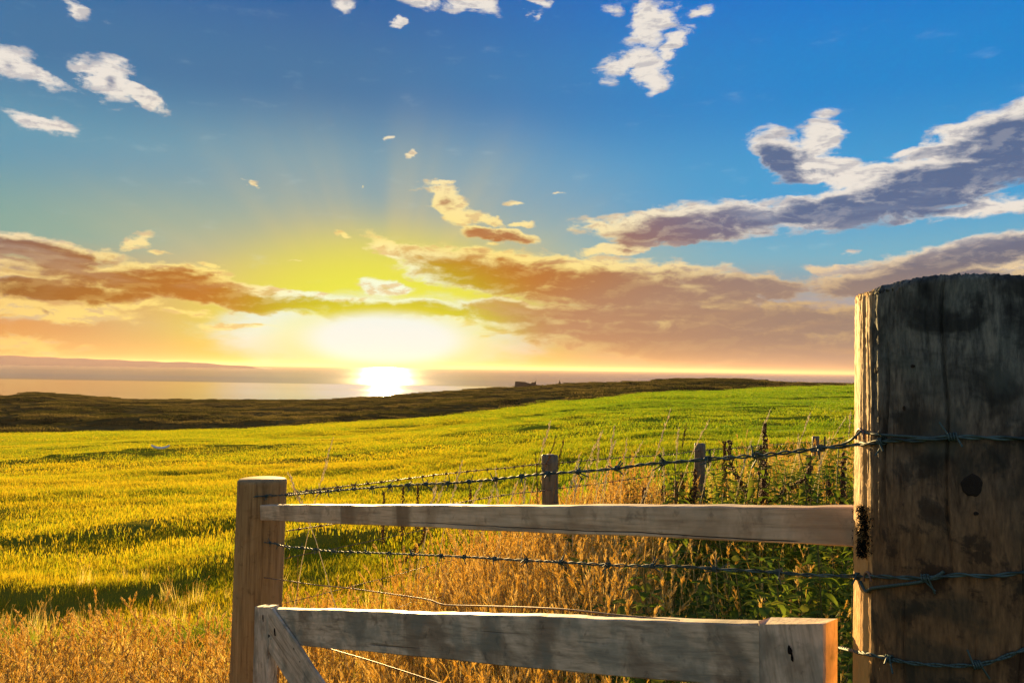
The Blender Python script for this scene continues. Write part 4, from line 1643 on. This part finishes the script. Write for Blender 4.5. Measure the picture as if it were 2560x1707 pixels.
fw = far_path([(700, 1238), (760, 1228), (830, 1219), (936, 1207), (1060, 1191), (1180, 1177), (1270, 1169), (1345, 1160), (1385, 1158), (1480, 1150), (1560, 1143), (1680, 1136), (1745, 1126), (1860, 1118), (2000, 1106), (2045, 1103), (2180, 1080)], .008)
V, F = twisted(fw, .0017, .04, 11)
fwo = wire_part("barbed_wire", V, F, m_wire_r, ffence)
barbs_on(fwo, fw, .10, 1, 1.15, 12)
fw2 = far_path([(716, 1327), (830, 1310), (950, 1292), (1060, 1272), (1200, 1247), (1300, 1232), (1345, 1228), (1385, 1222), (1500, 1208), (1620, 1192), (1745, 1178), (1900, 1160), (2040, 1143)], .01)
V, F = twisted(fw2, .0016, .05, 13)
fwo = wire_part("barbed_wire", V, F, m_wire_r, ffence)
barbs_on(fwo, fw2, .12, 1, 1.1, 14)
for rows in ([(705, 1397), (760, 1385), (830, 1372), (945, 1348), (1060, 1324), (1200, 1298), (1360, 1275), (1745, 1215)],
             [(710, 1507), (790, 1488), (887, 1463), (1000, 1434), (1060, 1417), (1200, 1385), (1360, 1352), (1560, 1320)],
             [(985, 1523), (1030, 1505), (1075, 1498), (1200, 1470)]):
    V, F = tube(far_path(rows, .02), .0015, 5)
    wire_part("plain_wire", V, F, m_wire_r, ffence)
V, F = tube(px_path([(745, 1391, 3.2), (744, 1450, 3.2), (742, 1512, 3.2)], .05), .0014, 5)
wire_part("plain_wire", V, F, m_wire_r, ffence)

# ------------------------------------------------------------------ gate
GA, GB = (678, 2.37), (2095, 1.12)


def gd(px):
    return inv_depth(px, GA, GB)


def gp(px, py, toward=0.0):
    return W(px, py, gd(px) - toward)


gate = empty("timber_gate", gp(656, 1517), label="grey timber gate with top rail, two uprights and a diagonal brace, lower front", cat="gate")
board("top_rail", gp(672, 1521), gp(1900, 1558), .0965, .030, m_gate, gate, seed=11, rag=.0009)
pl_, pr_ = gp(636, 1516), gp(673, 1517)
board("upright", gp(636, 1516, .022), gp(671, 1517, .022), 1.0, .034, m_gate_v, gate, vertical=True, seed=12, rag=.0006, end_rag=.001)
right_up = board("upright", gp(1897, 1560, .004), gp(2060, 1566, .004), .95, .040, m_gate_v, gate, vertical=True, seed=13, rag=.0010, end_rag=.006)
# diagonal brace in front of the rail
poly = [(672, 1519), (687, 1518), (761, 1618), (791, 1664), (822, 1708), (905, 1835), (1010, 1995), (915, 1995), (835, 1860), (733, 1708), (712, 1676), (672, 1613)]
gdir = (gp(2095, 1560) - gp(672, 1560))
gdir.z = 0
gdir.normalize()
gn = Vector((0, 0, 1)).cross(gdir).normalized()
if gn.dot(gp(800, 1600) - EYE) > 0:
    gn = -gn                                       # towards the camera
bm_ = bmesh.new()
back_v, front_v = [], []
for (px, py) in poly:
    p_ = gp(px, py) - gate.location
    back_v.append(bm_.verts.new(p_ + gn * .001))
    front_v.append(bm_.verts.new(p_ + gn * .010))
bm_.faces.new(front_v)
bm_.faces.new(back_v[::-1])
for i in range(len(poly)):
    j = (i + 1) % len(poly)
    bm_.faces.new((front_v[i], back_v[i], back_v[j], front_v[j]))
bmesh.ops.recalc_face_normals(bm_, faces=bm_.faces)
bmesh.ops.bevel(bm_, geom=[e for e in bm_.edges], offset=.0018, segments=2, affect='EDGES')
# turn the mesh so its own z follows the timber
tdir = (gp(822, 1708) - gp(687, 1518)).normalized()
fr = Matrix((tdir.cross(gn), gn, tdir)).transposed().to_4x4()
me_ = bpy.data.meshes.new("brace")
bm_.transform(fr.inverted())
bm_.to_mesh(me_)
bm_.free()
me_.materials.append(m_gate_v)
br = bpy.data.objects.new("brace", me_)
COL.objects.link(br)
br.parent = gate
br.matrix_basis = fr


def dent(px, py, rx, ry, off, name="nail_hole", tw=0.0):
    V, F = [], []
    n_ = 12
    c = gp(px, py, tw) - gate.location + gn * off
    V.append(tuple(c))
    for i in range(n_):
        a = math.tau * i / n_
        k_ = 1 + .25 * math.sin(2 * a + px) + .15 * math.sin(3 * a + py)
        V.append(tuple(gp(px + rx * k_ * math.cos(a), py + ry * k_ * math.sin(a), tw) - gate.location + gn * off))
    for i in range(n_):
        F.append((0, 1 + i, 1 + (i + 1) % n_))
    o = add(name, mesh_from(name, V, F), m_hole)
    o.parent = gate
    return o


dent(697, 1578, 4, 9, .0112)
dent(679, 1586, 4, 5, .0112)
dent(659, 1544, 1.6, 8, .0022, tw=.022)
dent(645, 1590, 1.8, 15, .0022, tw=.022)
dent(646, 1640, 1.8, 18, .0022, tw=.022)
dent(1980, 1622, 5, 13, .0068)
dent(1986, 1640, 3, 12, .0068)
dent(1505, 1612, 6, 4, .0015)

m_nail, q, out = mat("rusty_nail")
principled(q, out, (.05, .03, .02, 1), .6, .4, metal=.5)


def nail(c, nrm, parent, r_=.0038):
    V, F = [], []
    a_ = Vector(nrm).orthogonal().normalized()
    b_ = Vector(nrm).cross(a_)
    for ring_, (rr_, l_) in enumerate(((1.0, 0), (1.0, .0012), (.6, .0020))):
        for i in range(10):
            an = math.tau * i / 10
            V.append(tuple(Vector(c) - parent.location + Vector(nrm) * l_ + (a_ * math.cos(an) + b_ * math.sin(an)) * r_ * rr_))
    for k_ in range(2):
        for i in range(10):
            F.append((k_ * 10 + i, k_ * 10 + (i + 1) % 10, k_ * 10 + 10 + (i + 1) % 10, k_ * 10 + 10 + i))
    F.append(tuple(range(20, 30)))
    o = add("nail", mesh_from("nail", V, F), m_nail)
    o.parent = parent
    o.matrix_parent_inverse = Matrix.Identity(4)


for (px, py) in ((676, 1273), (684, 1288)):
    p_ = W(px, py, 2.90)
    nail(p_, (EYE - p_).normalized(), fence)
for (px, py, of) in ((745, 1618, .0112), (760, 1650, .0112)):
    nail(gp(px, py) + gn * of, gn, gate)

# ------------------------------------------------------------------ ruined castle, mast, wall, boat, scrap
m_stone, q, out = mat("old_stone")
principled(q, out, q.ramp(q.noise(None, .6, 4, .6).outputs[0], [(.35, (.10, .075, .05, 1)), (.65, (.20, .15, .10, 1))]), .95, .1)


def prism(parent, name, pts, y0, th, matl):
    """standing wall from its outline (x, z), thickness th"""
    bm_ = bmesh.new()
    f = [bm_.verts.new((x_, y0, z_)) for x_, z_ in pts]
    b = [bm_.verts.new((x_, y0 + th, z_)) for x_, z_ in pts]
    bm_.faces.new(f)
    bm_.faces.new(b[::-1])
    for i in range(len(pts)):
        j = (i + 1) % len(pts)
        bm_.faces.new((f[i], b[i], b[j], f[j]))
    bmesh.ops.recalc_face_normals(bm_, faces=bm_.faces)
    me_ = bpy.data.meshes.new(name)
    bm_.to_mesh(me_)
    bm_.free()
    me_.materials.append(matl)
    o = bpy.data.objects.new(name, me_)
    COL.objects.link(o)
    o.parent = parent
    return o


YCAS = 835.0
u_c = (1312 - 1280) / FPX
base = W(1312, 972, YCAS)
cz = ground_z(base.x, base.y)
cz = max(cz, base.z - 1.0) + 1.7
castle = empty("ruined_castle", (base.x, base.y, cz - 1.5), label="ruined castle with broken gables and chimneys on the headland skyline", cat="castle")
mpp = YCAS / FPX
def cpt(lst):
    return [((x_ / 4.704 + 1200 - 1312) * mpp, (970 - (y_ / 4.704 + 920)) * mpp + 1.2) for x_, y_ in lst]
prism(castle, "gable_wall", cpt([(405, 262), (408, 235), (412, 188), (420, 182), (430, 186), (440, 182), (446, 180), (452, 188), (462, 186), (474, 186), (476, 172), (482, 172), (483, 188), (500, 190), (500, 262)]), 0, 4, m_stone)
prism(castle, "long_wall", cpt([(500, 262), (500, 192), (511, 190), (512, 176), (518, 176), (519, 192), (535, 190), (548, 196), (560, 202), (575, 203), (590, 207), (602, 207), (604, 262)]), 5, 3, m_stone)
prism(castle, "tower", cpt([(603, 262), (603, 192), (612, 188), (620, 194), (634, 192), (636, 188), (648, 190), (649, 172), (657, 170), (659, 190), (658, 262)]), 1, 6, m_stone)
prism(castle, "outer_wall", cpt([(658, 262), (658, 218), (690, 224), (728, 224), (732, 212), (736, 212), (738, 224), (752, 222), (756, 262)]), 3, 2, m_stone)
b2 = W(1399, 961, 840)
mast = empty("stone_tower", (b2.x, b2.y, b2.z - .2), label="tiny pointed tower alone on the skyline right of the ruin", cat="tower")
prism(mast, "shaft", [(-1.1, 0), (-1.0, 3.0), (-.35, 3.2), (-.25, 5.0), (0, 5.6), (.25, 5.0), (.35, 3.2), (1.0, 3.0), (1.1, 0)], 0, 1.6, m_stone)
b3 = W(1434, 962, 840)
hut = empty("low_farm_building", (b3.x, b3.y, b3.z - .3), label="long low building on the skyline, right of the tiny tower", cat="building")
prism(hut, "wall", [(-3.2, 0), (-3.2, 1.6), (3.2, 1.6), (3.2, 0)], 0, 4, m_stone)
prism(hut, "roof", [(-3.5, 1.6), (-3.0, 2.3), (3.0, 2.3), (3.5, 1.6)], -.2, 4.4, m_stone)

# boat: a speck on the sea, far left
m_boat, q, out = mat("boat_paint")
principled(q, out, (.10, .08, .07, 1), .6, .3)
dsea = 59.5 / (-(W(334, 915.5, 1.0) - EYE).z / (W(334, 915.5, 1.0) - EYE).y)
bx = (W(334, 915.5, 1.0) - EYE)
bpos = Vector((bx.x / bx.y * dsea, dsea, -58.0))
boat = empty("boat", bpos, label="tiny dark boat far out on the sea at the left", cat="boat")
bs = dsea / FPX * 4.5 / 8
prism(boat, "hull", [(-4 * bs, 1.4 * bs), (-3.2 * bs, -.3 * bs), (3.4 * bs, -.3 * bs), (4.4 * bs, 1.8 * bs)], -1, 2.5 * bs, m_boat)
prism(boat, "cabin", [(-1.8 * bs, 1.5 * bs), (-1.5 * bs, 3.4 * bs), (.8 * bs, 3.4 * bs), (1.2 * bs, 1.5 * bs)], -.5, 1.6 * bs, m_boat)

# white strip of plastic lying in the field
m_white, q, out = mat("white_plastic")
principled(q, out, (.85, .82, .78, 1), .5, .4)
xs_, ys_ = plane_pt(368, 1049)
v, f = [], []
for i in range(13):
    t = i / 12
    w_ = .055 * math.sin(math.pi * min(.96, .08 + t * .9))
    zc = .16 + .22 * (2 * t - 1) ** 2 * .5
    for (dy_, dz_) in ((-w_, 0), (0, .10), (w_, .02)):
        v.append(((t - .5) * .85, dy_, zc + dz_))
for i in range(12):
    for j in range(2):
        f.append((i * 3 + j, i * 3 + j + 3, i * 3 + j + 4, i * 3 + j + 1))
    f.append((i * 3 + 2, i * 3 + 5, i * 3 + 3, i * 3))
scrap = add("plastic_strip", mesh_from("plastic_strip", v, f, smooth=True), m_white, label="curved white plastic strip lying out in the green field", cat="litter")
scrap.location = (xs_, ys_, ground_z(xs_, ys_))


# ------------------------------------------------------------------ sea air: one box of even, thin haze round everything
bm_ = bmesh.new()
bmesh.ops.create_cube(bm_, size=1.0)
bmesh.ops.scale(bm_, vec=(184000, 184000, 230), verts=bm_.verts)
bmesh.ops.translate(bm_, vec=(0, 0, 168 - 115), verts=bm_.verts)
me_ = bpy.data.meshes.new("haze")
bm_.to_mesh(me_)
bm_.free()
m_haze = bpy.data.materials.new("haze")
m_haze.use_nodes = True
q = NT(m_haze.node_tree)
q.n.clear()
out = q.new('ShaderNodeOutputMaterial')
pv = q.new('ShaderNodeVolumePrincipled')
pv.inputs['Color'].default_value = (.76, .56, .42, 1)
pv.inputs['Density'].default_value = HAZE
pv.inputs['Anisotropy'].default_value = .35
q.l.new(pv.outputs[0], out.inputs['Volume'])
me_.materials.append(m_haze)
hz_o = bpy.data.objects.new("haze", me_)
COL.objects.link(hz_o)
hz_o['kind'] = 'stuff'
